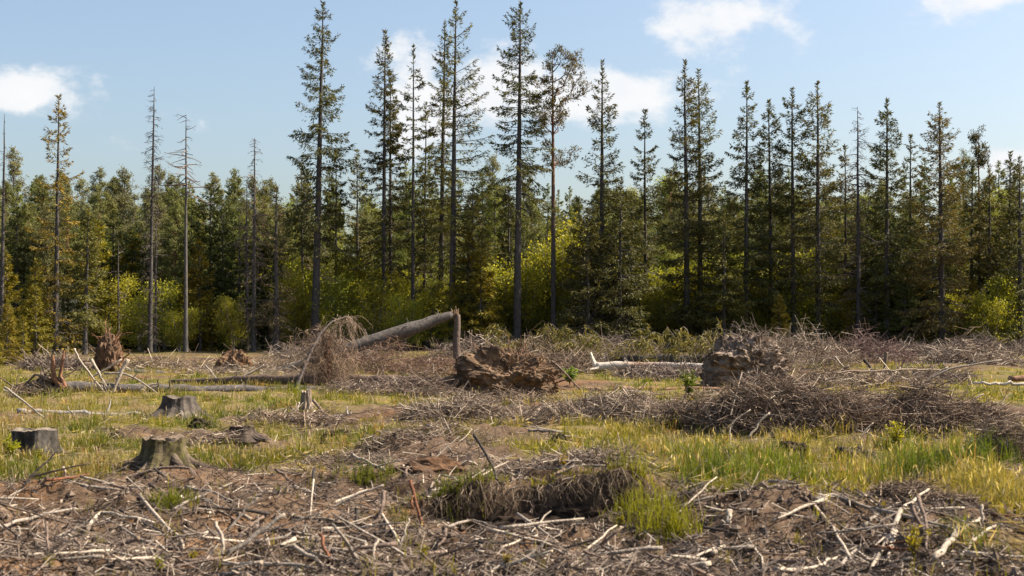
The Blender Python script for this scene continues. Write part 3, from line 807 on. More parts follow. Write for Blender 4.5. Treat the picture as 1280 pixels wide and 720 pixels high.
# H: grey rounded clod
H_ = at(933, 456, 38)
windthrow('upturned_root_plate', 'large rounded grey-brown root clod with thin roots over its top', gz(933, 38), None, None, GREY,
          (H_ + [0, .1, -.12], (1.12, .85, .86)), 14, (.3, .8), (.010, .024), 17, cat='root plate', soil=(.25, .195, .155), rootcol=np.array([.2, .155, .12]), face=(.3, -.3, .2))
# far small dark root lumps
for px, py, d, r, lab in ((1216, 450, 55, .5, 'small dark stump lump with sticks over it near the forest edge'), (28, 486, 33, .3, 'low dark root lump against the grey trunk with upright roots')):
    c = at(px, py, d)
    windthrow('upturned_root_plate', lab, gz(px, d), None, None, GREY, (c + [0, 0, -.12], (r * 1.2, r, r * .75)), 8, (.3, .9), (.01, .03), int(px), cat='root plate', soil=(.09, .065, .05))

def fallen_log(label, pts, rad, col, base, seed, mat='logbark', nst=4, stl=(.1, .4), roots=0, group='logs lying in the clearing', name='fallen_log'):
    rng = np.random.default_rng(seed); o = np.asarray(base, float); e = empty(name, tuple(o), label, 'log', group)
    g, P, r_ = log_geo(pts, rad, col, rng); g.build('trunk', MAT[mat], e, o, True)
    stubs(e, P, r_, nst, rng, o, np.asarray(col if np.asarray(col).ndim == 1 else col[0]) * 1.2, stl)
    return e, P
# white barkless log with upturned root snag
e, P = fallen_log('white barkless log with a raised root end, lying beside the grey root clod', [at(744, 458, 49), at(800, 457.5, 49), at(900, 459, 48)], [.165, .15, .14],
           np.array([[.42, .37, .32], [.40, .35, .30], [.28, .17, .11], [.42, .38, .33], [.38, .34, .30]]), gz(820, 49), 21, 'wood', 5, (.1, .3))
for q in ((at(745, 458, 49), (-.35, 0, .9), .55, .12), (at(748, 460, 48.9), (-.9, -.3, -.2), .4, .08)):
    root_geo(q[0], q[1], q[2], q[3], rw, PALE, 6, .2, -.1).build('root', MAT['wood'], e, gz(820, 49))
fallen_log('thin reddish pole lying flat in grass between the two big root plates', [at(690, 487.5, 36.5), at(800, 486.5, 36.8), at(940, 487, 37)], [.045, .055, .05], np.array([.24, .135, .085]), gz(800, 36.6), 22, 'logbark', 3)
fallen_log('grey half-buried log in the grass beside the flared stump', [at(22, 515, 27), at(110, 519, 26.8), at(248, 521, 26.4)], [.075, .07, .05], np.array([.30, .27, .24]), gz(120, 27), 23, 'wood', 3)
fallen_log('short thick red-brown log end by the brushwood pile', [at(1262, 473, 34), at(1330, 472, 34.5), at(1380, 472, 35)], [.07, .08, .09], np.array([.21, .12, .08]), gz(1300, 34), 24, 'logbark', 1)
fallen_log('pale thin pole resting behind the brushwood pile', [at(1040, 466, 36), at(1130, 462, 37), at(1180, 463, 38)], [.022, .028, .02], np.array([.20, .15, .115]), gz(1100, 37), 25, 'wood', 2)
fallen_log('grey pole behind the brushwood pile beside the red-brown log end', [at(1216, 479, 32), at(1290, 480, 32)], [.03, .04], np.array([.42, .37, .31]), gz(1240, 32), 26, 'wood', 1)
fallen_log('short grey log lying in slash below the hanging dead boughs', [at(388, 521, 25), at(415, 522, 25), at(442, 520, 25.2)], [.04, .045, .03], np.array([.36, .31, .27]), gz(415, 25), 27, 'wood', 2)

# snapped trunk: broken stub and the leaning stem that still hangs on it
o = gz(571, 47)
e = empty('snapped_spruce', tuple(o), 'snapped spruce leaning down from its broken standing stub', 'fallen tree')
g, P, r_ = log_geo([at(326, 468, 45.5), at(372, 457, 45.8), at(452, 431, 46.2), at(510, 412, 46.6), at(545, 400, 46.9), at(566, 394, 47)], [.09, .13, .22, .23, .19, .13],
                   np.array([.095, .082, .073]), rw, wob=.012)
g.build('trunk', MAT['logbark'], e, o, True); stubs(e, P, r_, 16, rw, o, np.array([.2, .17, .15]), (.12, .45), -.1)
g = Geo(); hz = np.linspace(-.1, 1, 8)
tubes(g, np.stack([o[0] + .02 * np.sin(hz * 9), 0 * hz + o[1], o[2] + hz * (at(0, 393, 47)[2] - o[2])], 1), .15 - .04 * hz, 9, np.array([.12, .09, .075]))
st = g.build('stub', MAT['logbark'], e, o, True)
for k in range(7):
    p = np.array([o[0] + rw.normal(0, .06), o[1] + rw.normal(0, .06), at(0, 396, 47)[2]])
    root_geo(p, (rw.normal(0, .25) - .2, rw.normal(0, .2), 1), rw.uniform(.15, .4), .035, rw, np.array([.3, .2, .13]), 4, .1, 0).build('splinter', MAT['wood'], st, o)

# dead spruce top F: broken stem hung with brown drooping twigs
o = gz(405, 34.2)
e = empty('broken_spruce', tuple(o), 'broken dead stem hung with brown drooping twigs across the reddish trunk', 'dead tree')
g = Geo(); zt = np.linspace(-.1, 1.35, 9)
tubes(g, np.stack([o[0] + .05 * zt, o[1] + 0 * zt, o[2] + zt], 1), .16 - .05 * zt / 1.35, 10, np.array([.17, .085, .055])); g.build('trunk', MAT['logbark'], e, o, True)
g = Geo(); Pa = np.array([at(360, 498, 33.2), at(372, 480, 33.3), at(388, 440, 33.6), at(402, 415, 33.8), at(415, 402, 34), at(432, 396, 34.2), at(446, 398, 34.3)])
tubes(g, Pa, np.array([.05, .045, .036, .028, .022, .016, .01]), 7, np.array([.15, .12, .105])); g.build('arching_stem', MAT['wood'], e, o, True)
def hanging(n, cen, rad, top, low, rng, tintA, tintB, droop=(.3, 1.6), reach=(.15, .75), r=.007):
    az = rng.random(n) * 6.28; re = rng.uniform(*reach, n); s = np.linspace(0, 1, 7)
    z0 = rng.uniform(low, top, n); dr = rng.uniform(*droop, n)
    P = np.empty((n, 7, 3))
    P[..., 0] = cen[0] + rng.normal(0, rad, n)[:, None] + np.cos(az)[:, None] * re[:, None] * s
    P[..., 1] = cen[1] + rng.normal(0, rad, n)[:, None] + np.sin(az)[:, None] * re[:, None] * s
    P[..., 2] = cen[2] + z0[:, None] + (.35 * s - dr[:, None] * s ** 2.2) * (.5 + re[:, None] * .7)
    P += (rng.normal(size=(n, 7, 3)) * .035).cumsum(1)
    P[..., 2] = np.maximum(P[..., 2], G(P[..., 0], P[..., 1]) + .02)
    C = tintA + (np.asarray(tintB) - tintA) * rng.random((n, 1))
    return P, C
g = Geo(); P, C = hanging(420, (o[0] + .08, o[1], o[2]), .26, 1.5, .0, rw, np.array([.10, .066, .046]), np.array([.24, .165, .115]))
tubes(g, P, np.linspace(1, .35, 7)[None] * rw.uniform(.004, .011, (420, 1)), 3, C)
dv = unit(P[:, -1] - P[:, 0])
for q in range(6):
    i = rw.integers(0, 420, 260); k = rw.integers(2, 7, 260); b = P[i, k]
    d2 = unit(rw.normal(size=(260, 3)) * .6 + [0, 0, -.9]); ln = rw.uniform(.1, .35, 260)
    tubes(g, np.stack([b, b + d2 * ln[:, None] * .5, b + d2 * ln[:, None] + [0, 0, -.03]], 1), np.full((260, 3), .003), 3, C[i])
P, C = hanging(60, at(432, 402, 34), .12, .1, -.1, rw, np.array([.2, .14, .1]), np.array([.34, .25, .18]), (.6, 1.3), (.2, .7))
tubes(g, P, np.linspace(1, .35, 7)[None] * rw.uniform(.003, .007, (60, 1)), 3, C)
tag(g.build('twigs', MAT['twig'], e, o), kind='stuff')

# K: windthrown spruce lying along the wood edge with arching boughs
o = gz(770, 58)
e = empty('windthrown_spruce', tuple(o), 'windthrown spruce with arching pale boughs and hanging yellow-green needles before the wood', 'fallen tree', 'windthrown trees in the clearing')
g, P, r_ = log_geo([gz(930, 56, .25), gz(770, 58, .3), gz(640, 59, .2)], [.22, .17, .08], GREY * 1.2, rw); g.build('trunk', MAT['logbark'], e, o, True)
n = 95; i = rw.integers(1, len(P) - 1, n); az = rw.uniform(-.5, .5, n) + rw.choice([0, math.pi], n) * 1.0; s = np.linspace(0, 1, 9)
Lk = rw.uniform(.7, 2.0, n); hk = rw.uniform(.15, 1.15, n)
Bk = np.empty((n, 9, 3)); sgn = np.where(np.cos(az) > 0, 1, -1)
Bk[..., 0] = P[i, 0][:, None] + rw.normal(0, .2, n)[:, None] - (np.abs(np.cos(az)) * Lk * np.where(rw.random(n) < .7, 1, -1))[:, None] * s
Bk[..., 1] = P[i, 1][:, None] + rw.normal(0, .35, n)[:, None] + rw.normal(0, .5, n)[:, None] * s
Bk[..., 2] = P[i, 2][:, None] + hk[:, None] * np.sin(np.minimum(s * 2.3, 2.6))[None] ** 1.0 * 1.25
Bk += (rw.normal(size=(n, 9, 3)) * .07).cumsum(1)
g = Geo(); tubes(g, Bk, np.linspace(1, .35, 9)[None] * rw.uniform(.012, .022, (n, 1)), 3, np.array([.30, .25, .21]) * rw.uniform(.7, 1.3, (n, 1)))
spray_on(g, Bk, unit(np.stack([-sgn, 0 * Lk, 0 * Lk], 1).astype(float)), Lk, 9000, rw, np.array([.08, .075, .016]), np.array([.26, .20, .05]), l0=.12, l1=.32, wd=.035, hang=1.6, wide=.25)
g.build('boughs', MAT['needle'], e, o)['kind'] = 'stuff'
# a fallen dead trunk leaning inside the wood
fallen_log('dark dead trunk leaning across the shade behind the arching boughs', [at(712, 432, 88), at(740, 395, 90), at(790, 335, 93)], [.20, .16, .10], np.array([.07, .058, .05]), gz(712, 88), 28, 'logbark', 6, (.3, .8))

# ------------------------------------------------------------------ stumps
def stump(label, px, d, r, h, seed, col=np.array([.13, .11, .098]), topc=np.array([.20, .16, .125]), roots=6, flare=.5, tiltx=0., jag=.12, moss=0.):
    rng = np.random.default_rng(seed); o = gz(px, d); e = empty('stump', tuple(o), label, 'stump', 'cut stumps in the clearing')
    A_, Hn = 40, 9
    a = np.arange(A_) * 2 * math.pi / A_; z = np.linspace(-.12, 1, Hn)
    lob = sum(rng.uniform(.3, 1) * np.cos(a * k + rng.random() * 6.28) for k in (3, 4, 5)) / 2.2
    f = np.clip(1 - z, 0, 1.2)[:, None]
    rr = r * (1 + .06 * lob[None] + flare * f ** 2.2 * (1 + .7 * lob[None]) + rng.normal(0, .018, (Hn, A_)) + .03 * np.cos(a * 11)[None])
    zz = np.broadcast_to(z[:, None] * h, rr.shape).copy(); zz[-1] += jag * .3 * h * (lob * .6 + .35 * np.convolve(np.tile(rng.normal(0, 1, A_), 3), np.ones(3) / 3, 'same')[A_:2 * A_]) + tiltx * np.cos(a) * h; zz[-2] += tiltx * np.cos(a) * h * .6
    V = np.stack([rr * np.cos(a), rr * np.sin(a), zz], -1)
    idx = np.arange(Hn * A_).reshape(Hn, A_); nx = np.roll(idx, -1, 1)
    Q = np.stack([idx[:-1], nx[:-1], nx[1:], idx[1:]], -1).reshape(-1, 4)
    C = np.broadcast_to(col, V.shape) * rng.uniform(.55, 1.45, (1, A_, 1)) * rng.uniform(.85, 1.15, (Hn, A_, 1))
    if moss: C = C + (np.array([.12, .12, .02]) - C) * (moss * rng.random((Hn, A_, 1)))
    g = Geo(); g.add(V.reshape(-1, 3), Q, None, C.reshape(-1, 3)); g.build('bark_side', MAT['logbark'], e)
    k = np.linspace(1, 0, 6); Vt = np.concatenate([V[-1] * [q * .985, q * .985, 1] + rng.normal(size=(A_, 3)) * [0, 0, .006] - [0, 0, .003 + .012 * (1 - q)] for q in k[:-1]] + [[[0, 0, h * 1.0]]])
    it = np.arange(5 * A_).reshape(5, A_); nt2 = np.roll(it, -1, 1)
    Qt = np.stack([it[:-1], nt2[:-1], nt2[1:], it[1:]], -1).reshape(-1, 4)
    Tt = np.stack([it[-1], nt2[-1], np.full(A_, 5 * A_)], -1)
    g = Geo(); g.add(Vt, Qt, Tt, topc * rng.uniform(.75, 1.2, (len(Vt), 1))); g.build('cut_face', MAT['wood'], e)
    for k in range(roots):
        th = k * 6.28 / roots + rng.normal(0, .3); c_, s_ = math.cos(th), math.sin(th); ln = rng.uniform(.7, 1.3) * r * 1.6
        q = np.linspace(0, 1, 6); xr = r * .75 + ln * q
        wx, wy = o[0] + c_ * xr, o[1] + s_ * xr
        Pz = np.maximum(h * .5 * (1 - q) ** 2.2, G(wx, wy) - o[2] - .01 - .05 * q)
        gq = Geo(); tubes(gq, np.stack([c_ * xr, s_ * xr, Pz], 1), r * .26 * (1 - .75 * q), 7, col * rng.uniform(.9, 1.9)); gq.build('root', MAT['wood'], e, smooth=True)
    return e
stump('grey stump with pale spreading root flares in the grass', 224, 26, .31, .42, 31, np.array([.075, .062, .053]), np.array([.10, .08, .065]), roots=9, flare=1.0, jag=.35)
stump('dark flat-topped stump in grass at the slash edge', 44, 16.8, .27, .40, 32, np.array([.055, .048, .042]), np.array([.16, .13, .10]), roots=6, flare=.3, jag=.2)
stump('low mossy stump with a crooked branch lying across it', 206, 14.9, .23, .33, 33, np.array([.07, .052, .038]), np.array([.14, .105, .075]), roots=6, flare=.6, jag=.5, moss=.4)
stump('dark rotten stump lump half hidden in the grass', 302, 19.5, .17, .18, 34, np.array([.05, .038, .03]), np.array([.12, .085, .06]), roots=7, flare=.9, jag=.8)
stump('low broken stump with sticks in the slash strip', 1203, 55, .42, .5, 35, np.array([.08, .06, .05]), np.array([.4, .3, .22]), roots=5, flare=.4)
stump('pale splintered stump stub in the slash below the hanging dead boughs', 383, 27.5, .10, .36, 36, np.array([.17, .13, .10]), np.array([.45, .36, .27]), roots=4, flare=.5, jag=.7)
stump('low brown stump showing in the long slash strip', 776, 25.5, .2, .2, 37, np.array([.075, .058, .048]), np.array([.30, .22, .16]), roots=6, flare=.7, jag=.5)

# torn peat clods of the foreground
def peat(label, px, py, d, r, seed, soil=(.05, .035, .026), roots=6):
    rng = np.random.default_rng(seed); c = at(px, py, d); o = gz(px, d)
    e = empty('peat_clod', tuple(o), label, 'soil clod', 'torn clods of peat')
    rp = clod_geo(c, r, seed, .36, 1.7, 4, np.array(soil), np.array(soil) * .5).build('clod', MAT['soil'], e, o)
    for k in range(roots):
        d0 = unit(rng.normal(size=3) + [0, -.5, .4]); root_geo(c + d0 * np.asarray(r) * .9, d0, rng.uniform(.12, .4), rng.uniform(.004, .010), rng, BROWN * 1.5, 6, .5, .5).build('root', MAT['wood'], e, o)
peat('dark overhanging peat clod among bright grass tufts', 868, 645, 12.4, (.24, .2, .20), 41)
peat('brown torn clod with hanging fibres in the middle of the bank', 775, 675, 11.6, (.28, .2, .13), 42, (.07, .048, .034))
peat('broad dark peat lip along the torn bank', 665, 658, 12.3, (.42, .24, .13), 43)
peat('dark overhanging peat lip with moss above the torn bank', 728, 648, 12.35, (.40, .22, .12), 50)
for k, (px, py, d, r) in enumerate(((610, 668, 12.2, .13), (640, 676, 12.1, .10), (690, 672, 12.2, .14), (715, 680, 12.0, .09), (748, 664, 12.2, .13), (790, 668, 12.1, .10), (585, 660, 12.4, .12), (665, 690, 11.6, .07))):
    peat('small torn lump of peat along the foot of the bank', px, py, d, (r * 1.3, r, r * .8), 140 + k, (.07, .048, .034), 3)
for k, (px, py, d, r) in enumerate(((990, 560, 17.6, .15), (1185, 575, 16.6, .16), (1120, 588, 15.8, .13), (560, 548, 19.5, .16), (700, 552, 19, .14), (140, 548, 19.5, .14), (420, 545, 20, .15), (250, 530, 22, .15), (940, 605, 14.6, .16))):
    peat('dark tussock of peat showing through the grass', px, py + 6, d, (r * 1.4, r, r), 160 + k, (.05, .037, .027), 5)
peat('dark clod in grass beside the yellow weeds', 1068, 578, 16.2, (.28, .22, .18), 44, (.06, .045, .035))
peat('reddish peat hummock behind the upright posts', 535, 597, 14.8, (.46, .32, .20), 45, (.13, .075, .045), 12)
peat('brown hummock of litter beside the low mossy stump', 262, 610, 14.6, (.40, .3, .16), 46, (.11, .08, .062), 10)
peat('dark lump at the grass edge over the soil mound', 905, 585, 15.8, (.3, .25, .2), 47, (.07, .05, .04))
peat('pale dusty clod beside the dark overhanging peat', 1045, 597, 15.2, (.2, .16, .10), 48, (.2, .16, .13), 3)
peat('grey soil lump under the crossing pale sticks', 985, 655, 11.9, (.3, .2, .12), 49, (.13, .10, .085))

# ------------------------------------------------------------------ brushwood heaps
def heap(name, label, px, py, wpx, hpx, n, seed, dep=.45, ln=(.25, 1.1), r=(.003, .008), cA=(.095, .066, .048), cB=(.30, .22, .16), pale=.06, kind='stuff', tilt=.35):
    rng = np.random.default_rng(seed); d = flat(0, py)[1]; cx = (px - 640) / FP * d; a = wpx / 2 / FP * d; h = hpx / FP * d; b = a * dep
    th = rng.random(n) * 6.28; q = np.sqrt(rng.random(n)); x0 = cx + a * q * np.cos(th); y0 = d + b * .6 + b * q * np.sin(th)
    zt = h * np.sqrt(np.maximum(0, 1 - q ** 2)) * (.15 + 1.5 * fbm(x0 * 1.5, y0 * 1.5, seed, 3) ** 1.3); z0 = G(x0, y0) + zt * rng.random(n) ** .55 + .01
    l_ = rng.uniform(*ln, n) * (.5 + rng.random(n) * .5); az = rng.normal(0, .9, n) + rng.choice([0, math.pi], n)
    el = rng.normal(.05, tilt, n); dv = np.stack([np.cos(az) * np.cos(el), np.sin(az) * np.cos(el), np.sin(el)], -1)
    s = np.linspace(-.5, .5, 3); bend = rng.normal(size=(n, 3)) * .22
    P = np.stack([x0, y0, z0], -1)[:, None] + dv[:, None] * (l_[:, None] * s)[..., None] + bend[:, None] * (l_[:, None] * (s ** 2 * 4 - .6))[..., None]
    P[..., 2] = np.maximum(P[..., 2], G(P[..., 0], P[..., 1]) + .005)
    C = np.asarray(cA) + (np.asarray(cB) - np.asarray(cA)) * rng.random((n, 1)) ** 1.6
    C = np.where(rng.random((n, 1)) < pale, np.array([[.46, .38, .30]]), C)
    rad = rng.uniform(*r, (n, 1)) * np.array([[1, .85, .5]])
    g = Geo(); tubes(g, P, rad, 3, C); return tag(g.build(name, MAT['twig']), label, 'brushwood', 'heaps of brushwood', kind)
heap('brushwood', 'tangled brown brushwood, main heap with pale sticks poking out', 1005, 545, 230, 80, 4200, 51, .5)
heap('brushwood', 'tangled grey-brown brushwood joined to the end of the main heap', 1160, 543, 220, 74, 3800, 52, .5)
heap('brushwood', 'dark low brushwood hem at the foot of the main heap', 905, 540, 160, 40, 1500, 53, .5)
heap('brushwood', 'low long strip of grey slash between grass and the big root plate', 590, 530, 190, 30, 1500, 54, .45, cB=(.38, .295, .225), pale=.12)
heap('brushwood', 'low long strip of grey slash leading up to the main heap', 765, 530, 280, 36, 2600, 55, .4, cB=(.38, .295, .225), pale=.12)
heap('brushwood', 'grey fine-twigged mat of slash on the bank', 705, 625, 190, 42, 2500, 56, .5, (.12, .55), (.002, .005), cB=(.34, .265, .205), pale=.1)
heap('brushwood', 'fine twig heap on the soil mound beside bright weeds', 1170, 652, 140, 36, 1500, 57, .5, (.12, .5), (.002, .005))
heap('brushwood', 'brown twig drift at the far edge of the tall grass', 1262, 606, 90, 60, 900, 58, .6, (.15, .6), (.002, .005))
heap('brushwood', 'slash patch with pale sticks below the hanging dead boughs', 360, 528, 130, 18, 700, 59, .5, pale=.15)
heap('brushwood', 'brown brush lying under the reddish trunk', 495, 497, 190, 24, 1300, 60, .5, cA=(.10, .07, .055), cB=(.27, .20, .155))
heap('brushwood', 'rusty dead brush behind the reddish trunk', 505, 471, 190, 44, 1600, 61, .6, (.3, 1.2), (.004, .009), cA=(.10, .062, .045), cB=(.25, .155, .11), tilt=.6)
heap('brushwood', 'dead brush around the foot of the leaning snapped trunk', 355, 468, 110, 26, 700, 62, .6, (.3, 1.2), (.004, .009), tilt=.6, pale=.15)
heap('brushwood', 'grey brush and bare branches behind the rounded root clod', 1010, 466, 150, 42, 900, 63, .7, (.4, 1.5), (.005, .011), tilt=.7, pale=.25)
heap('brushwood', 'rusty brush heap below the dead grey-brown spruce', 1085, 454, 140, 40, 1300, 64, .7, (.5, 1.6), (.006, .012), cA=(.11, .07, .06), cB=(.27, .18, .15), tilt=.6)
heap('brushwood', 'grey slash ridge with dark stems behind the main heap', 1040, 484, 240, 26, 1400, 65, .5, (.3, 1.3), (.005, .012), pale=.2)
heap('brushwood', 'tangle of grey branches around the far broken stump', 1225, 461, 130, 34, 1000, 66, .7, (.4, 1.6), (.006, .014), pale=.25)
heap('brushwood', 'dead twigs around the trunk with upright reddish roots', 46, 497, 80, 14, 350, 67, .6, (.2, .9), (.003, .008), pale=.1)
heap('brushwood', 'brown twigs spread below the big brown root plate', 640, 500, 150, 14, 700, 68, .5)
heap('brushwood', 'slash scraps with pale chips beside the dark rotten stump', 265, 556, 110, 14, 420, 69, .5, (.1, .5), (.003, .006), pale=.2)
heap('brushwood', 'dim dead brush along the foot of the wood beside tall pine', 690, 464, 160, 40, 1200, 70, .7, (.5, 1.7), (.006, .012), tilt=.7)
heap('brushwood', 'dead branches on the open ground between wood and grey logs', 210, 464, 240, 12, 700, 71, .7, (.5, 1.7), (.006, .012), tilt=.6)
heap('brushwood', 'grey twig scatter between the slash strip and the dry grass', 930, 566, 110, 10, 500, 72, .6, (.1, .5), (.002, .005), pale=.2)

heap('brushwood', 'fine twigs strewn over the brown mound behind the reddish hummock', 530, 576, 190, 12, 900, 95, .7, (.08, .45), (.002, .006), pale=.15)
heap('brushwood', 'short twigs caught between the hummock and the grass', 430, 590, 130, 10, 500, 96, .6, (.08, .4), (.002, .005), pale=.15)
heap('brushwood', 'dry twigs along the back of the squat orange root plate', 300, 474, 200, 10, 600, 97, .6, (.3, 1.2), (.004, .01), pale=.2)
for k, (px, py, wp, hp, lab) in enumerate(((62, 466, 80, 14, 'dead brush at the foot of the ragged orange-yellow spruce'), (1160, 479, 120, 16, 'grey branches strewn between slash ridge and far broken stump'), (830, 470, 120, 16, 'low dead twigs behind the white barkless log'),
        (600, 452, 150, 34, 'dead brush at the foot of the golden-green spruce'), (940, 446, 150, 40, 'dead brush behind the rounded root clod at the wood edge'), (1240, 446, 130, 26, 'dead brush below the bushy olive spruces'), (400, 450, 150, 30, 'dead brush at the foot of the tallest lone spruce'),
        (1150, 446, 90, 22, 'brown dead brush below the dense olive spruce'), (760, 446, 160, 30, 'dead brush in the shade behind the arching boughs'))):
    heap('brushwood', lab, px, py, wp, hp, 800, 80 + k, .7, (.5, 1.8), (.007, .014), cA=(.09, .066, .054), cB=(.27, .205, .165), tilt=.6, pale=.12)
# ------------------------------------------------------------------ single branches placed as in the photograph
KIND = dict(p=(np.array([.37, .305, .24]), 'pale barkless'), g=(np.array([.24, .20, .165]), 'grey weathered'), b=(np.array([.16, .115, .09]), 'brown'),
            d=(np.array([.055, .045, .04]), 'dark'), r=(np.array([.17, .075, .042]), 'reddish-brown'))
rs = np.random.default_rng(12)
def smooth_path(P, n=9):
    P = np.asarray(P, float); k = len(P)
    if k == 2: P = np.array([P[0], (P[0] + P[1]) / 2 + rs.normal(size=3) * .02 * np.linalg.norm(P[1] - P[0]), P[1]]); k = 3
    t = np.linspace(0, k - 1, n); out_ = []
    for q in t:
        i = min(int(q), k - 2); f = q - i
        p0, p1, p2, p3 = P[max(i - 1, 0)], P[i], P[i + 1], P[min(i + 2, k - 1)]
        out_.append(.5 * ((2 * p1) + (p2 - p0) * f + (2 * p0 - 5 * p1 + 4 * p2 - p3) * f * f + (3 * p1 - p0 - 3 * p2 + p3) * f ** 3))
    return np.array(out_)
def branch(kind, mode, th, label, pts, fork=True, d=None):
    """mode g: lies on the ground; u: stands or leans up from its lowest point"""
    low = max(pts, key=lambda q: q[1])
    dl = d or hit(low[0], min(low[1], 735))[1]
    W = []
    for k, (px, py) in enumerate(pts):
        if mode == 'g':
            x, y = hit(px, min(py, 735)); W.append([x, y, g1(x, y) + th / 2 / FP * y * .9 + .012])
        else:
            W.append(at(px, py, dl + (low[1] - py) * .0035))
    P = smooth_path(W); P[1:-1] += rs.normal(size=(7, 3)) * .006
    if mode == 'g': P[:, 2] = np.maximum(P[:, 2], G(P[:, 0], P[:, 1]) + .006)
    r = th / 2 / FP * dl
    col, word = KIND[kind]
    g = Geo(); tubes(g, P, r * np.linspace(1.05, .65, 9) * (1 + rs.normal(0, .05, 9)), 7, col * rs.uniform(.85, 1.15), cap=True)
    if fork and len(pts) > 2:
        k = int(rs.integers(3, 7)); q = P[k]; dv = unit(unit(P[k + 1] - P[k]) + rs.normal(size=3) * .6 + [0, 0, .3]); l_ = rs.uniform(.1, .25) * np.linalg.norm(P[-1] - P[0])
        tubes(g, np.array([q, q + dv * l_ * .5, q + dv * l_ + [0, 0, -.02]]), np.array([r * .55, r * .4, r * .2]), 5, col)
    o = P.mean(0); o[2] = P[:, 2].min()
    return tag(g.build('branch', MAT['wood'], None, tuple(o), True), label, 'branch', 'single branches in the slash')
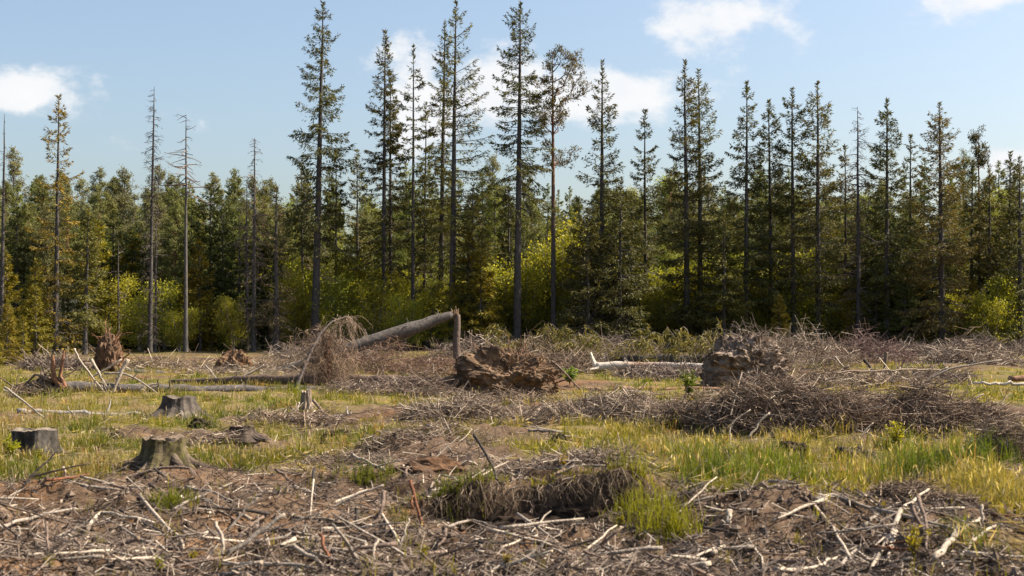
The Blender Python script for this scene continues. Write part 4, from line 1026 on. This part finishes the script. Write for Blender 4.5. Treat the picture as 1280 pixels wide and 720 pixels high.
BR = [
 ('p','g',5,'pale elbow-bent branch in the slash below the low mossy stump',[(110,667),(124,648),(160,653),(195,659)]),
 ('p','g',5,'pale curved branch crossing the elbow-bent one below the mossy stump',[(175,625),(205,662),(222,675),(229,692)]),
 ('d','g',4,'dark straight branch lying over the pale elbow-bent branch',[(150,642),(175,658),(206,672)]),
 ('g','g',4,'long grey branch curving under the pale crossing ones',[(128,652),(160,674),(200,690),(260,694)]),
 ('p','u',5,'short pale curved stick standing in slash near a grey forked branch',[(269,652),(277,670),(279,694)]),
 ('g','g',5,'grey-brown branch lying level in slash below the leaning dark stick',[(0,664),(50,650),(95,643)]),
 ('b','u',4,'brown upright stick in the slash below the dark flat-topped stump',[(58,653),(59,675),(62,697)]),
 ('b','u',4,'short brown hooked stick beside the pale elbow-bent branch',[(95,672),(100,687),(118,700)]),
 ('d','u',3,'thin dark stick leaning up against the dark flat-topped stump',[(17,620),(45,590),(73,562)]),
 ('g','g',4,'straight grey branch running up to the brown litter hummock',[(215,642),(250,626),(290,609)]),
 ('b','u',5,'crooked branch lying over the top of the mossy stump',[(157,602),(176,590),(205,584),(236,586),(244,596)]),
 ('g','u',7,'thick grey forked branch lifted out of the slash',[(284,694),(322,667),(356,643)]),
 ('p','g',4,'straight brownish-pale branch sloping into the slash hollow',[(368,611),(390,622),(412,634)]),
 ('g','u',4,'grey branch rising to the reddish hummock',[(412,636),(445,619),(480,606)]),
 ('d','u',5,'short dark upright post beside the curved brown one',[(446,634),(445,659)]),
 ('b','u',6,'curved brown upright post in the slash hollow',[(480,613),(477,638),(465,657)]),
 ('r','u',5,'reddish-brown leaning post in front of the dark peat hummock',[(513,600),(520,628),(530,659)]),
 ('r','u',4,'short red stub tight beside the leaning reddish post',[(514,626),(515,641)]),
 ('r','u',3,'thin short red stub on the far side of the reddish post',[(527,625),(528,640)]),
 ('p','g',4,'pale straight stick pointing down from the curved brown post',[(475,646),(490,668),(500,687)]),
 ('p','u',3,'thin pale stick crossing the straight pale one',[(511,648),(505,668),(500,686)]),
 ('p','u',4,'pale upright stick in slash under the curved brown post',[(472,674),(467,692),(460,712)]),
 ('g','u',6,'thick tan branch sloping down across the slash',[(367,682),(390,696),(414,716)]),
 ('r','u',5,'rust-coloured stick beside the thick tan branch',[(400,668),(408,690),(420,708)]),
 ('p','g',4,'pale level stick in the slash hollow behind the rust-coloured stick',[(400,666),(432,664),(465,662)]),
 ('g','g',5,'grey level branch running into the slash hollow',[(318,684),(355,680),(396,674)]),
 ('p','g',4,'pale stick on the grass edge above the slash hollow',[(398,573),(420,568),(446,564)]),
 ('d','u',4,'dark bent branch leaning up out of the fine twig mat',[(592,543),(612,577),(622,600),(633,618)]),
 ('p','g',4,'pale stick lying on the slope of the reddish hummock',[(440,571),(460,583),(482,596)]),
 ('p','g',4,'long pale stick lying behind the reddish hummock',[(540,577),(568,583),(597,586)]),
 ('p','g',3,'pale arched twig in front of the reddish hummock',[(538,613),(555,602),(577,607)]),
 ('p','u',4,'white upright birch stick in the fine twig mat',[(756,586),(757,612),(762,645)]),
 ('d','u',3,'short dark stick poking out above the overhanging peat clod',[(824,619),(841,633)]),
 ('p','u',4,'short pale peg under the torn bank',[(700,664),(700,683)]),
 ('p','g',8,'thick pale wood chunk on the soil mound beside the peat clod',[(913,647),(909,660)]),
 ('p','g',7,'pale split wood chunk on the soil mound',[(891,701),(905,690)]),
 ('g','g',4,'grey crooked branch on bare soil below the peat clod',[(773,706),(810,690),(824,677)]),
 ('p','g',4,'pale forked twig on the soil mound under the long grey branch',[(935,681),(945,695),(957,713)]),
 ('g','g',7,'long heavy grey branch lying along the top of the soil mound',[(1020,634),(1040,626),(1082,641),(1125,650),(1190,666)]),
 ('p','g',5,'pale straight branch running down the soil mound from the heavy grey branch',[(1018,638),(1040,665),(1070,710)]),
 ('p','g',7,'pale thick curved branch beside the bright yellow sprig',[(1126,645),(1116,672),(1100,700),(1084,722)]),
 ('p','g',6,'short white branch tight beside the thick curved one',[(1120,672),(1114,690),(1110,706)]),
 ('b','u',6,'brown leaning post behind the heavy grey branch',[(1137,629),(1147,650),(1161,671)]),
 ('p','g',9,'thickest pale branch in the bundle of split wood',[(1168,706),(1190,682),(1216,658)]),
 ('p','g',6,'pale branch lying beside the thickest one of the bundle',[(1180,690),(1205,668),(1225,652)]),
 ('p','g',5,'pale short branch crossing the bundle of split wood',[(1200,700),(1222,678),(1245,664)]),
 ('p','g',5,'pale branch along the foot of the soil mound',[(998,721),(1022,713),(1047,703)]),
 ('b','u',5,'short brown stub on the end of the heavy grey branch',[(1004,615),(1013,634)]),
 ('p','u',4,'thin pale upright stick over the bundle of split wood',[(1227,631),(1228,662)]),
 ('p','g',5,'pale stick sloping away past the bundle of split wood',[(1250,662),(1285,646)]),
 ('g','g',5,'grey stick under the pale straight branch on the mound',[(1050,714),(1068,695),(1080,686)]),
 ('b','g',4,'brown level branch half sunk in the mound soil',[(962,682),(985,688),(1015,691)]),
 ('g','g',4,'grey branch in the slash just beyond the mossy stump',[(232,612),(260,622),(290,632)]),
 ('g','u',4,'grey thin branch lifted above the slash beside the litter hummock',[(285,664),(303,640),(322,622)]),
 ('p','u',3,'pale thin stick in the group crossing before the pointed root plate, leaning outermost',[(93,436),(103,455),(131,491)]),
 ('p','u',4,'pale bare stick in the crossing group, leaning onto the grey trunk',[(114,449),(126,472),(139,491)]),
 ('p','u',5,'pale forked stick in the crossing group, thickest with a fork at its tip',[(160,449),(150,468),(141,492)]),
 ('p','u',3,'pale slanting stick laid across the crossing group',[(107,476),(130,463),(152,449)]),
 ('p','u',3,'short pale stick sloping off the pointed root plate',[(128,440),(145,452),(166,464)]),
 ('g','u',3,'thin grey curved twig springing over the grey trunk',[(130,467),(155,467),(178,478),(197,493)]),
 ('p','u',3,'pale curved twig resting on the grey trunk by the flared stump',[(174,491),(184,483),(197,479)]),
 ('p','u',3,'pale straight stick leaning beside the squat orange root plate',[(303,470),(318,464),(330,456)]),
 ('g','u',2,'thin grey stick leaning over the grey logs before the orange root plate',[(257,457),(268,470),(280,480)]),
 ('g','u',3,'thin grey bent twig over the half-buried grey log',[(5,484),(30,502),(60,527)]),
 ('p','u',3,'small pale peg standing in slash under the hanging dead boughs',[(373,503),(371,516)]),
 ('p','u',3,'small pale slanting stick beside the pale peg',[(367,511),(360,521)]),
 ('p','g',3,'small pale stick in grass beside the short grey log',[(379,530),(394,516)]),
 ('b','u',4,'brown slanting stick beside the short grey log',[(391,500),(408,521)]),
 ('b','u',3,'thin brown stick leaning out of the big brown root plate',[(689,451),(706,466),(728,491)]),
 ('b','u',3,'short brown stick jutting over the big brown root plate',[(672,448),(684,440),(698,437)]),
 ('p','u',3,'pale crooked twig springing from the end of the main brushwood heap',[(1214,521),(1218,500),(1230,493)]),
 ('g','u',3,'very long thin grey branch sweeping over the main brushwood heap',[(1140,489),(1183,463),(1215,456),(1252,450)]),
 ('p','u',3,'pale upright twig before the main brushwood heap',[(1060,488),(1061,526)]),
 ('p','u',2,'pale forked twig hanging at the foot of the main brushwood heap',[(1078,560),(1075,545),(1092,528)]),
 ('p','u',2,'pale bent twig under the edge of the brushwood beside dark hollow',[(912,553),(915,530),(938,512)]),
 ('p','u',3,'pale curved stick leaning on the brushwood heap by the grass',[(935,548),(948,530),(962,516)]),
 ('d','u',4,'dark slanting stem in the grey slash ridge',[(1080,449),(1090,462),(1103,477)]),
 ('b','u',5,'brown upright broken stem in the grey slash ridge',[(1108,440),(1106,466)]),
 ('b','u',5,'thick brown slanting stem beside pale chips in the slash ridge',[(1025,480),(1045,468),(1062,457)]),
 ('p','u',3,'pale short stick on the slash ridge beside thick brown stem',[(1044,446),(1056,461)]),
 ('g','u',3,'long grey stick leaning off the slash ridge',[(1145,485),(1165,470),(1185,459)]),
 ('g','u',2,'thin grey stick rising behind the slash ridge to dead spruce',[(1090,409),(1108,424),(1135,438)]),
 ('p','u',2,'pale bare dead sapling behind the rounded root clod, straightest one',[(988,404),(989,440)]),
 ('p','u',2,'pale bare dead sapling behind the rounded root clod, slanting one',[(970,425),(984,443)]),
 ('g','u',3,'grey root-like branch arching above the rounded root clod',[(962,428),(975,415),(990,417)]),
 ('g','u',2,'long thin stick leaning over the rounded root clod',[(884,399),(900,412),(910,426)]),
 ('g','g',4,'grey branch lying in the grass above the twig mat',[(683,557),(700,551),(722,548)]),
 ('g','g',4,'grey log piece sunk in dry grass before the slash strip',[(660,541),(685,544),(712,545)]),
 ('p','g',3,'pale twig arch in the green grass beside the overhanging clod',[(812,572),(838,565),(862,569)]),
 ('g','g',4,'grey stick across the soil by the torn bank',[(560,668),(590,660),(620,664)]),
 ('p','g',3,'pale stick on bare soil in front of the torn bank',[(655,695),(690,693),(722,699)]),
 ('b','u',4,'brown curved root lifted out of the torn bank',[(706,708),(730,690),(752,696)]),
]
for b in BR: branch(*b)

# scattered loose sticks: a few shapes, copied
PR = {}
SL = dict(p='loose pale barkless stick', g='loose grey weathered stick', b='loose brown stick with bark', d='loose dark stick', r='loose reddish stick')
for kd in 'pgbdr':
    for v in range(4):
        t = np.linspace(-.5, .5, 7); P = np.stack([t, rs.normal(0, .02, 7).cumsum() - .02, np.abs(rs.normal(0, .012, 7)).cumsum() * .5], 1)
        g = Geo(); tubes(g, P, .016 * np.linspace(1.1, .5, 7), 6, KIND[kd][0] * rs.uniform(.85, 1.15), cap=True)
        if v % 2: tubes(g, np.array([P[3], P[3] + [.12, .1 * rs.choice([-1, 1]), .04], P[3] + [.22, .13 * rs.choice([-1, 1]), .07]]), np.array([.010, .008, .004]), 5, KIND[kd][0])
        PR[(kd, v)] = g.mesh('branch', True); PR[(kd, v)].materials.append(MAT['wood'])
LAND = [(206, 606, 'the low mossy stump'), (475, 650, 'the curved brown post'), (530, 595, 'the reddish hummock'), (680, 660, 'the torn bank'), (868, 645, 'the overhanging peat clod'), (1080, 640, 'the heavy grey branch'),
        (1200, 685, 'the bundle of split wood'), (1010, 535, 'the main brushwood heap'), (590, 522, 'the long slash strip'), (776, 518, 'the low brown stump'), (383, 518, 'the pale splintered stub'), (130, 660, 'the pale elbow-bent branch'),
        (390, 700, 'the thick tan branch'), (35, 615, 'the thin dark leaning stick'), (302, 552, 'the dark rotten stump'), (890, 698, 'the pale split wood chunk'), (1262, 600, 'the brown twig drift'), (705, 610, 'the fine twig mat'),
        (310, 655, 'the thick grey forked branch'), (20, 690, 'the level grey-brown branch'), (240, 695, 'the long curved grey branch'), (560, 690, 'the pale crossing sticks'), (700, 705, 'the brown curved root'), (1040, 705, 'the pale branch at mound foot'),
        (1170, 540, 'the grey-brown brushwood end')]
cnt = 0
while cnt < 295:
    px, py = (rs.uniform(-20, 1300) if rs.random() < .93 else rs.uniform(1300, 1420)), 500 + 230 * rs.random() ** .6
    x, y = flat(px, py)
    if slash_mask(np.array([x]), np.array([y]))[0] < .55: continue
    kd = rs.choice(list('pgbdr'), p=[.28, .34, .25, .10, .03]); v = int(rs.integers(4))
    ln = rs.uniform(.18, .75) * (1 + .02 * (y - 12)); az = rs.random() * math.pi * 2
    dx, dy = math.cos(az) * ln / 2, math.sin(az) * ln / 2
    za, zb_ = g1(x - dx, y - dy), g1(x + dx, y + dy); zm = g1(x, y)
    tl = math.atan2(zb_ - za, ln) + (rs.normal(0, .25) if rs.random() < .35 else 0)
    o = put('branch', PR[(kd, v)], None, None, (x, y, max(zm, (za + zb_) / 2) + .012 + abs(math.sin(tl - math.atan2(zb_ - za, ln))) * ln * .3))
    o.rotation_euler = (rs.random() * 6.28 * 0, -tl, az); tk = rs.uniform(.5, 1.15)
    o.scale = (ln, tk, tk)
    lm = min(LAND, key=lambda q: (q[0] - px) ** 2 + (2 * (q[1] - py)) ** 2)[2]
    tag(o, SL[kd] + (' near ' if ln < .45 else ', long one near ') + lm, 'branch', 'loose sticks in the slash'); cnt += 1

# ------------------------------------------------------------------ litter, grass and weeds
rl = np.random.default_rng(99)
def px_scatter(n, y0, y1, pw=1.0, thr=.5, inv=False, x0=-230, x1=1510):
    n = int(n * 1.12)
    px = rl.uniform(x0, x1, n); py = y0 + (y1 - y0) * rl.random(n) ** pw
    d = FP * EYE / (py - HZ); x = (px - 640) / FP * d
    m = slash_mask(x, d); q = rl.random(n) * .8 + .1
    k = (m < q) if inv else (m > q - .05)
    return x[k], d[k], m[k]
x, y, m = px_scatter(42000, 485, 790, .8, .4)
n = len(x); l_ = rl.uniform(.05, .32, n) * (.7 + .02 * y); az = rl.random(n) * 6.28; el = rl.normal(.05, .3, n)
dv = np.stack([np.cos(az) * np.cos(el), np.sin(az) * np.cos(el), np.sin(el)], -1) * l_[:, None]
b = np.stack([x, y, G(x, y) + .012 + np.abs(dv[:, 2]) * .35], -1)
P = np.stack([b - dv * .5, b + dv * .5], 1)
C = np.array([.070, .050, .039]) + (np.array([.25, .195, .155]) - np.array([.070, .050, .039])) * rl.random((n, 1)) ** 1.8
C = np.where(rl.random((n, 1)) < .05, np.array([[.44, .37, .30]]), C)
g = Geo(); tubes(g, P, rl.uniform(.0018, .006, (n, 1)) * np.array([[1, .6]]), 3, C)
x, y, m = px_scatter(15000, 500, 790, .8, .4); n = len(x)
c = np.stack([x, y, G(x, y) + .008], -1); dr = unit(rl.normal(size=(n, 3)) * [1, 1, .35]); ln = rl.uniform(.015, .07, n)
C = np.array([.13, .095, .07]) + (np.array([.55, .45, .34]) - np.array([.13, .095, .07])) * rl.random((n, 1)) ** 2.5
cards(g, c, dr, ln, ln * rl.uniform(.25, .6, n), C, rl, 1.5)
tag(g.build('slash_litter', MAT['twig']), 'fine litter of twigs and bark chips over the bare soil', 'litter', None, 'stuff')
# dead straw and twigs lying among the grass
x, y, m = px_scatter(26000, 455, 790, 1.0, .6, True); n = len(x); g = Geo()
dr = unit(rl.normal(size=(n, 3)) * [1, 1, .25]); c = np.stack([x, y, G(x, y) + .02 + .10 * rl.random(n) ** 2], -1); ln = rl.uniform(.08, .35, n) * (.8 + .012 * y)
C = np.array([.20, .14, .085]) + np.array([.24, .20, .13]) * rl.random((n, 1)) ** 1.3
cards(g, c, dr, ln, rl.uniform(.003, .008, n) + .0003 * y, C, rl)
x, y, m = px_scatter(9000, 465, 790, 1.0, .6, True); k = rl.random(len(x)) < sm(.62, .38, fbm(x * 2.3, y * 1.6, 81, 3)) + .12; x, y = x[k], y[k]; n = len(x)
az = rl.random(n) * 6.28; el = rl.normal(.08, .3, n); l_ = rl.uniform(.1, .55, n); dv = np.stack([np.cos(az) * np.cos(el), np.sin(az) * np.cos(el), np.sin(el)], -1) * l_[:, None]
b = np.stack([x, y, G(x, y) + .03 + np.abs(dv[:, 2]) * .4], -1)
tubes(g, np.stack([b - dv * .5, b + dv * .5], 1), rl.uniform(.002, .008, (n, 1)) * np.array([[1, .6]]), 3, np.array([.09, .066, .05]) + np.array([.34, .28, .21]) * rl.random((n, 1)) ** 2)
tag(g.build('dead_straw', MAT['grass']), 'dead straw and fallen twigs lying among the grass', 'litter', None, 'stuff')
# crumbs of soil
x, y, m = px_scatter(11000, 560, 790, .8, .45); n = len(x)
oc = np.array([[1, 0, 0], [-1, 0, 0], [0, 1, 0], [0, -1, 0], [0, 0, 1], [0, 0, -1.]]); of = np.array([[0, 2, 4], [2, 1, 4], [1, 3, 4], [3, 0, 4], [2, 0, 5], [1, 2, 5], [3, 1, 5], [0, 3, 5]])
r_ = (.008 + .04 * rl.random(n) ** 3)[:, None, None]
V = oc[None] * r_ * rl.uniform(.6, 1.4, (n, 6, 3)) + np.stack([x, y, G(x, y) + .004], -1)[:, None]
T = (of[None] + (np.arange(n) * 6)[:, None, None]).reshape(-1, 3)
g = Geo(); g.add(V.reshape(-1, 3), None, T, np.repeat(np.array([.10, .075, .058]) * rl.uniform(.45, 1.7, (n, 1)), 6, 0))
tag(g.build('soil_crumbs', MAT['soil'], smooth=False), 'loose crumbs of soil over the bare ground', 'soil', None, 'stuff')

def blades(g, x, y, hgt, C, lean=.35, wd=None, nb=12, spread=.09):
    n = len(x); X_ = np.repeat(x, nb) + rl.normal(0, 1, n * nb) * np.repeat(spread * (.5 + rl.random(n)), nb)
    Y_ = np.repeat(y, nb) + rl.normal(0, 1, n * nb) * np.repeat(spread * (.5 + rl.random(n)), nb); N = n * nb
    h = np.repeat(hgt, nb) * rl.uniform(.35, 1.1, N); a = rl.random(N) * 6.28; ln = np.abs(rl.normal(0, lean, N)) + .05
    d = np.stack([np.cos(a), np.sin(a), 0 * a], -1); b = np.stack([X_, Y_, G(X_, Y_) - .01], -1)
    w_ = (.0014 + .00016 * Y_) * rl.uniform(.7, 1.4, N) if wd is None else np.full(N, wd)
    a2 = rl.random(N) * 6.28; sd = np.stack([np.cos(a2), np.sin(a2), 0 * a2], -1) * w_[:, None]
    m1 = b + d * (h * ln * .35)[:, None] + [0, 0, 1] * (h * .6)[:, None]
    tp = b + d * (h * ln * 1.1)[:, None] + [0, 0, 1] * (h * (1 - .35 * np.minimum(ln, 1)))[:, None]
    V = np.stack([b - sd, b + sd, m1 + sd * .8, m1 - sd * .8, tp], 1)
    k = np.arange(N)[:, None] * 5
    Cb = np.repeat(C, nb, 0) * rl.uniform(.75, 1.25, (N, 1))
    g.add(V.reshape(-1, 3), k + [[0, 1, 2, 3]], k + [[3, 2, 4]], np.repeat(Cb, 5, 0))
    return tp, d
GRN = np.array([.085, .11, .010]); YEL = np.array([.20, .175, .018]); STR = np.array([.34, .25, .11]); RSD = np.array([.30, .15, .06])
g = Geo()
x, y, m = px_scatter(36000, 452, 790, 1.0, .55, True); k = rl.random(len(x)) < sm(.34, .60, fbm(x * 2.3, y * 1.6, 81, 3)); x, y, m = x[k], y[k], m[k]
n = len(x); q = fbm(x * .8, y * .5, 61, 3); q2 = rl.random(n)
C = GRN + (YEL - GRN) * np.clip((q - .35) * 2.2 + rl.normal(0, .25, n), 0, 1)[:, None]
dry = (fbm(x * .7, y * .5, 67, 3) - .46) * 3 + rl.normal(0, .35, n)
C = C + (STR - C) * np.clip(dry, 0, .85)[:, None]
C = np.where((q2 < .04)[:, None], RSD, C)
hg = (.08 + .24 * fbm(x * .9, y * .7, 71, 2) ** 1.3 + .14 * rl.random(n) ** 2) * (1 - .5 * m) * (1 + .35 * sm(2.2, 4.2, x) * sm(24, 19, y))
tp, dd = blades(g, x, y, hg, C, .55)
k = rl.random(len(tp)) < .10; tp = tp[k]
up = unit(rl.normal(size=tp.shape) * .35 + [0, 0, 1]); cards(g, tp - up * .03, up, rl.uniform(.05, .11, len(tp)), .006 + .0004 * tp[:, 1], np.broadcast_to(np.array([.46, .36, .24]), tp.shape) * rl.uniform(.7, 1.2, (len(tp), 1)), rl)
# sparse tufts in the slash
x, y, m = px_scatter(1500, 500, 790, 1.0, .5); k = rl.random(len(x)) < .45 * (fbm(x * 1.1, y * 1.1, 73, 2) > .5)
x, y = x[k], y[k]; blades(g, x, y, np.full(len(x), .16), YEL * rl.uniform(.7, 1.2, (len(x), 1)), nb=8, spread=.05)
tag(g.build('grass', MAT['grass']), 'yellow-green and straw grass over the clearing', 'grass', None, 'stuff')
# bright tall tufts seen around the peat clods and the mound
def tuft(label, spots, h, col, seed, nb=90, spread=.12, lean=.4):
    for (px, py, *which) in spots:
        xx, yy_ = hit(px, py); g = Geo(); blades(g, np.full(nb // 10, xx) + rl.normal(0, spread, nb // 10), np.full(nb // 10, yy_) + rl.normal(0, spread * .6, nb // 10), np.full(nb // 10, h) * rl.uniform(.7, 1.2, nb // 10), col * rl.uniform(.75, 1.3, (nb // 10, 1)), lean, nb=10, spread=spread * .4)
        tag(g.build('grass_tuft', MAT['grass'], None, (xx, yy_, g1(xx, yy_))), label + (' ' + which[0] if which else ''), 'grass tuft', 'tall tufts of grass')
tuft('bright yellow-green tuft of grass beside the overhanging peat clod', ((812, 652), (828, 668), (800, 640), (795, 622), (842, 676)), .33, np.array([.19, .185, .02]), 1, 160)
tuft('tall green tuft of grass', ((925, 612, 'in the meadow behind the overhanging peat clod'), (945, 606, 'in the meadow behind the overhanging peat clod'), (970, 600, 'beside the dark tussock past the peat clod'), (1010, 612, 'behind the end of the heavy grey branch'), (1120, 605, 'behind the brown leaning post on the mound'), (1150, 600, 'behind the brown leaning post on the mound'), (1180, 596, 'behind the fine twig heap on the mound'), (1095, 618, 'just beyond the heavy grey branch'), (1215, 590, 'beside the brown twig drift'), (1235, 585, 'beside the brown twig drift'), (890, 600, 'under the dark lump at the grass edge')), .48, np.array([.095, .125, .016]), 2, 200, .17)
tuft('green tuft of grass at the foot of the low mossy stump', ((212, 640), (222, 632), (200, 634)), .2, np.array([.14, .15, .02]), 3, 120, .06)
tuft('green tuft of grass under the torn bank', ((595, 640), (560, 636), (745, 575), (470, 598), (450, 600)), .25, np.array([.13, .14, .02]), 4, 120)
def weed(label, px, py, h, col, seed, nst=7, nl=26, ls=.07, d=None, group=None):
    rng = np.random.default_rng(seed); xx, yy_ = hit(px, py); o = np.array([xx, yy_, g1(xx, yy_)]); e = empty('weed', tuple(o), label, 'plant', group)
    g, gl = Geo(), Geo()
    for k in range(nst):
        a = rng.random() * 6.28; s = np.linspace(0, 1, 5); hh = h * rng.uniform(.6, 1.05); r = rng.uniform(.1, .45) * h
        P = np.stack([np.cos(a) * r * s ** 1.6, np.sin(a) * r * s ** 1.6, hh * s], 1); tubes(g, P, .004 * (1.2 - s), 4, np.array([.12, .10, .03]))
        t = rng.uniform(.25, 1, nl); b = np.stack([np.interp(t, s, P[:, i]) for i in range(3)], -1)
        dr = unit(rng.normal(size=(nl, 3)) * [1, 1, .4] + [0, 0, .45]); ln = ls * rng.uniform(.6, 1.3, nl) * (1.25 - .5 * t)
        cards(gl, b, dr, ln, ln * .33, np.asarray(col) * rng.uniform(.7, 1.3, (nl, 1)), rng, .8)
    g.build('stem', MAT['leaf'], e); gl.build('leaves', MAT['leaf'], e)['kind'] = 'stuff'
GW = 'leafy weeds in the clearing'
weed('green leafy shrublet standing across the thin reddish pole', 861, 499, .62, (.11, .15, .02), 1, 9, 34, .12)
weed('bright green low weed beside the big brown root plate', 712, 482, .5, (.12, .17, .02), 2, 10, 30, .13)
weed('yellow flowering weed at the foot of the main brushwood heap', 1122, 562, .36, (.28, .26, .02), 3, 9, 30, .07)
weed('yellow sprig beside the thick pale curved branch', 1142, 700, .24, (.30, .24, .02), 4, 6, 24, .045)
weed('yellow-green fern behind the dark flat-topped stump', 12, 580, .34, (.20, .22, .02), 5, 7, 34, .08)
weed('yellow-green weed in front of the dark flat-topped stump', 47, 585, .22, (.22, .22, .02), 6, 5, 24, .06)
for k, (px, py, lab) in enumerate(((115, 570, 'yellow weeds in grass between the two dark stumps'), (705, 585, 'yellow weeds on the edge of fine twig mat'), (1105, 640, 'bright yellow weeds under the tall meadow grass'),
        (1268, 645, 'leafy weeds beside the pale bundle of split wood'), (905, 560, 'yellow weeds at the end of the slash strip'), (60, 715, 'small yellow weed at the front of the slash'),
        (200, 716, 'low moss-yellow weeds at the front of the slash'), (240, 708, 'moss-yellow sprigs beside the long curved grey branch'), (635, 712, 'green sprig on the soil in front of the bank'),
        (530, 700, 'thin green sprig in the slash hollow'), (1085, 600, 'orange-tinged weeds beside the dark clod'), (775, 660, 'yellow moss weeds on top of the torn bank'), (1008, 585, 'pale green weeds among the tall meadow tufts'))):
    weed(lab, px, py, rl.uniform(.07, .15), (.26 * rl.uniform(.8, 1.2), .20, .014), 20 + k, 6, 14, .035, group=GW)

# rootlets and grass hanging over the torn bank
n = 420; x = rl.uniform(-1.0, 1.5, n); e_ = 12.35 + .5 * (fbm(x * 1.3, x * 0 + 4.4, 21, 3) - .5); y = e_ + rl.uniform(-.04, .06, n)
b = np.stack([x, y, G(x, y + .05) - .10 * rl.random(n) ** 2 + .01], -1); l_ = rl.uniform(.05, .28, n)
c = b + np.stack([rl.normal(0, .04, n), -.05 - .05 * rl.random(n), -l_ * .3], -1); d = c + np.stack([rl.normal(0, .06, n), -.03 * rl.random(n), -l_ * .7], -1)
g = Geo(); tubes(g, np.stack([b, c, d], 1), rl.uniform(.0015, .005, (n, 1)) * np.array([[1, .8, .4]]), 3, np.array([.07, .05, .036]) + np.array([.22, .17, .12]) * rl.random((n, 1)) ** 2)
tag(g.build('rootlets', MAT['twig']), 'fine rootlets hanging over the face of the torn bank', 'roots', None, 'stuff')
k = rl.integers(0, n, 60); g = Geo(); blades(g, x[k], y[k] + .08, np.full(60, .13), YEL * rl.uniform(.6, 1.1, (60, 1)), .9, nb=9, spread=.05)
tag(g.build('bank_grass', MAT['grass']), 'short grass fringing the top of the torn bank', 'grass', None, 'stuff')
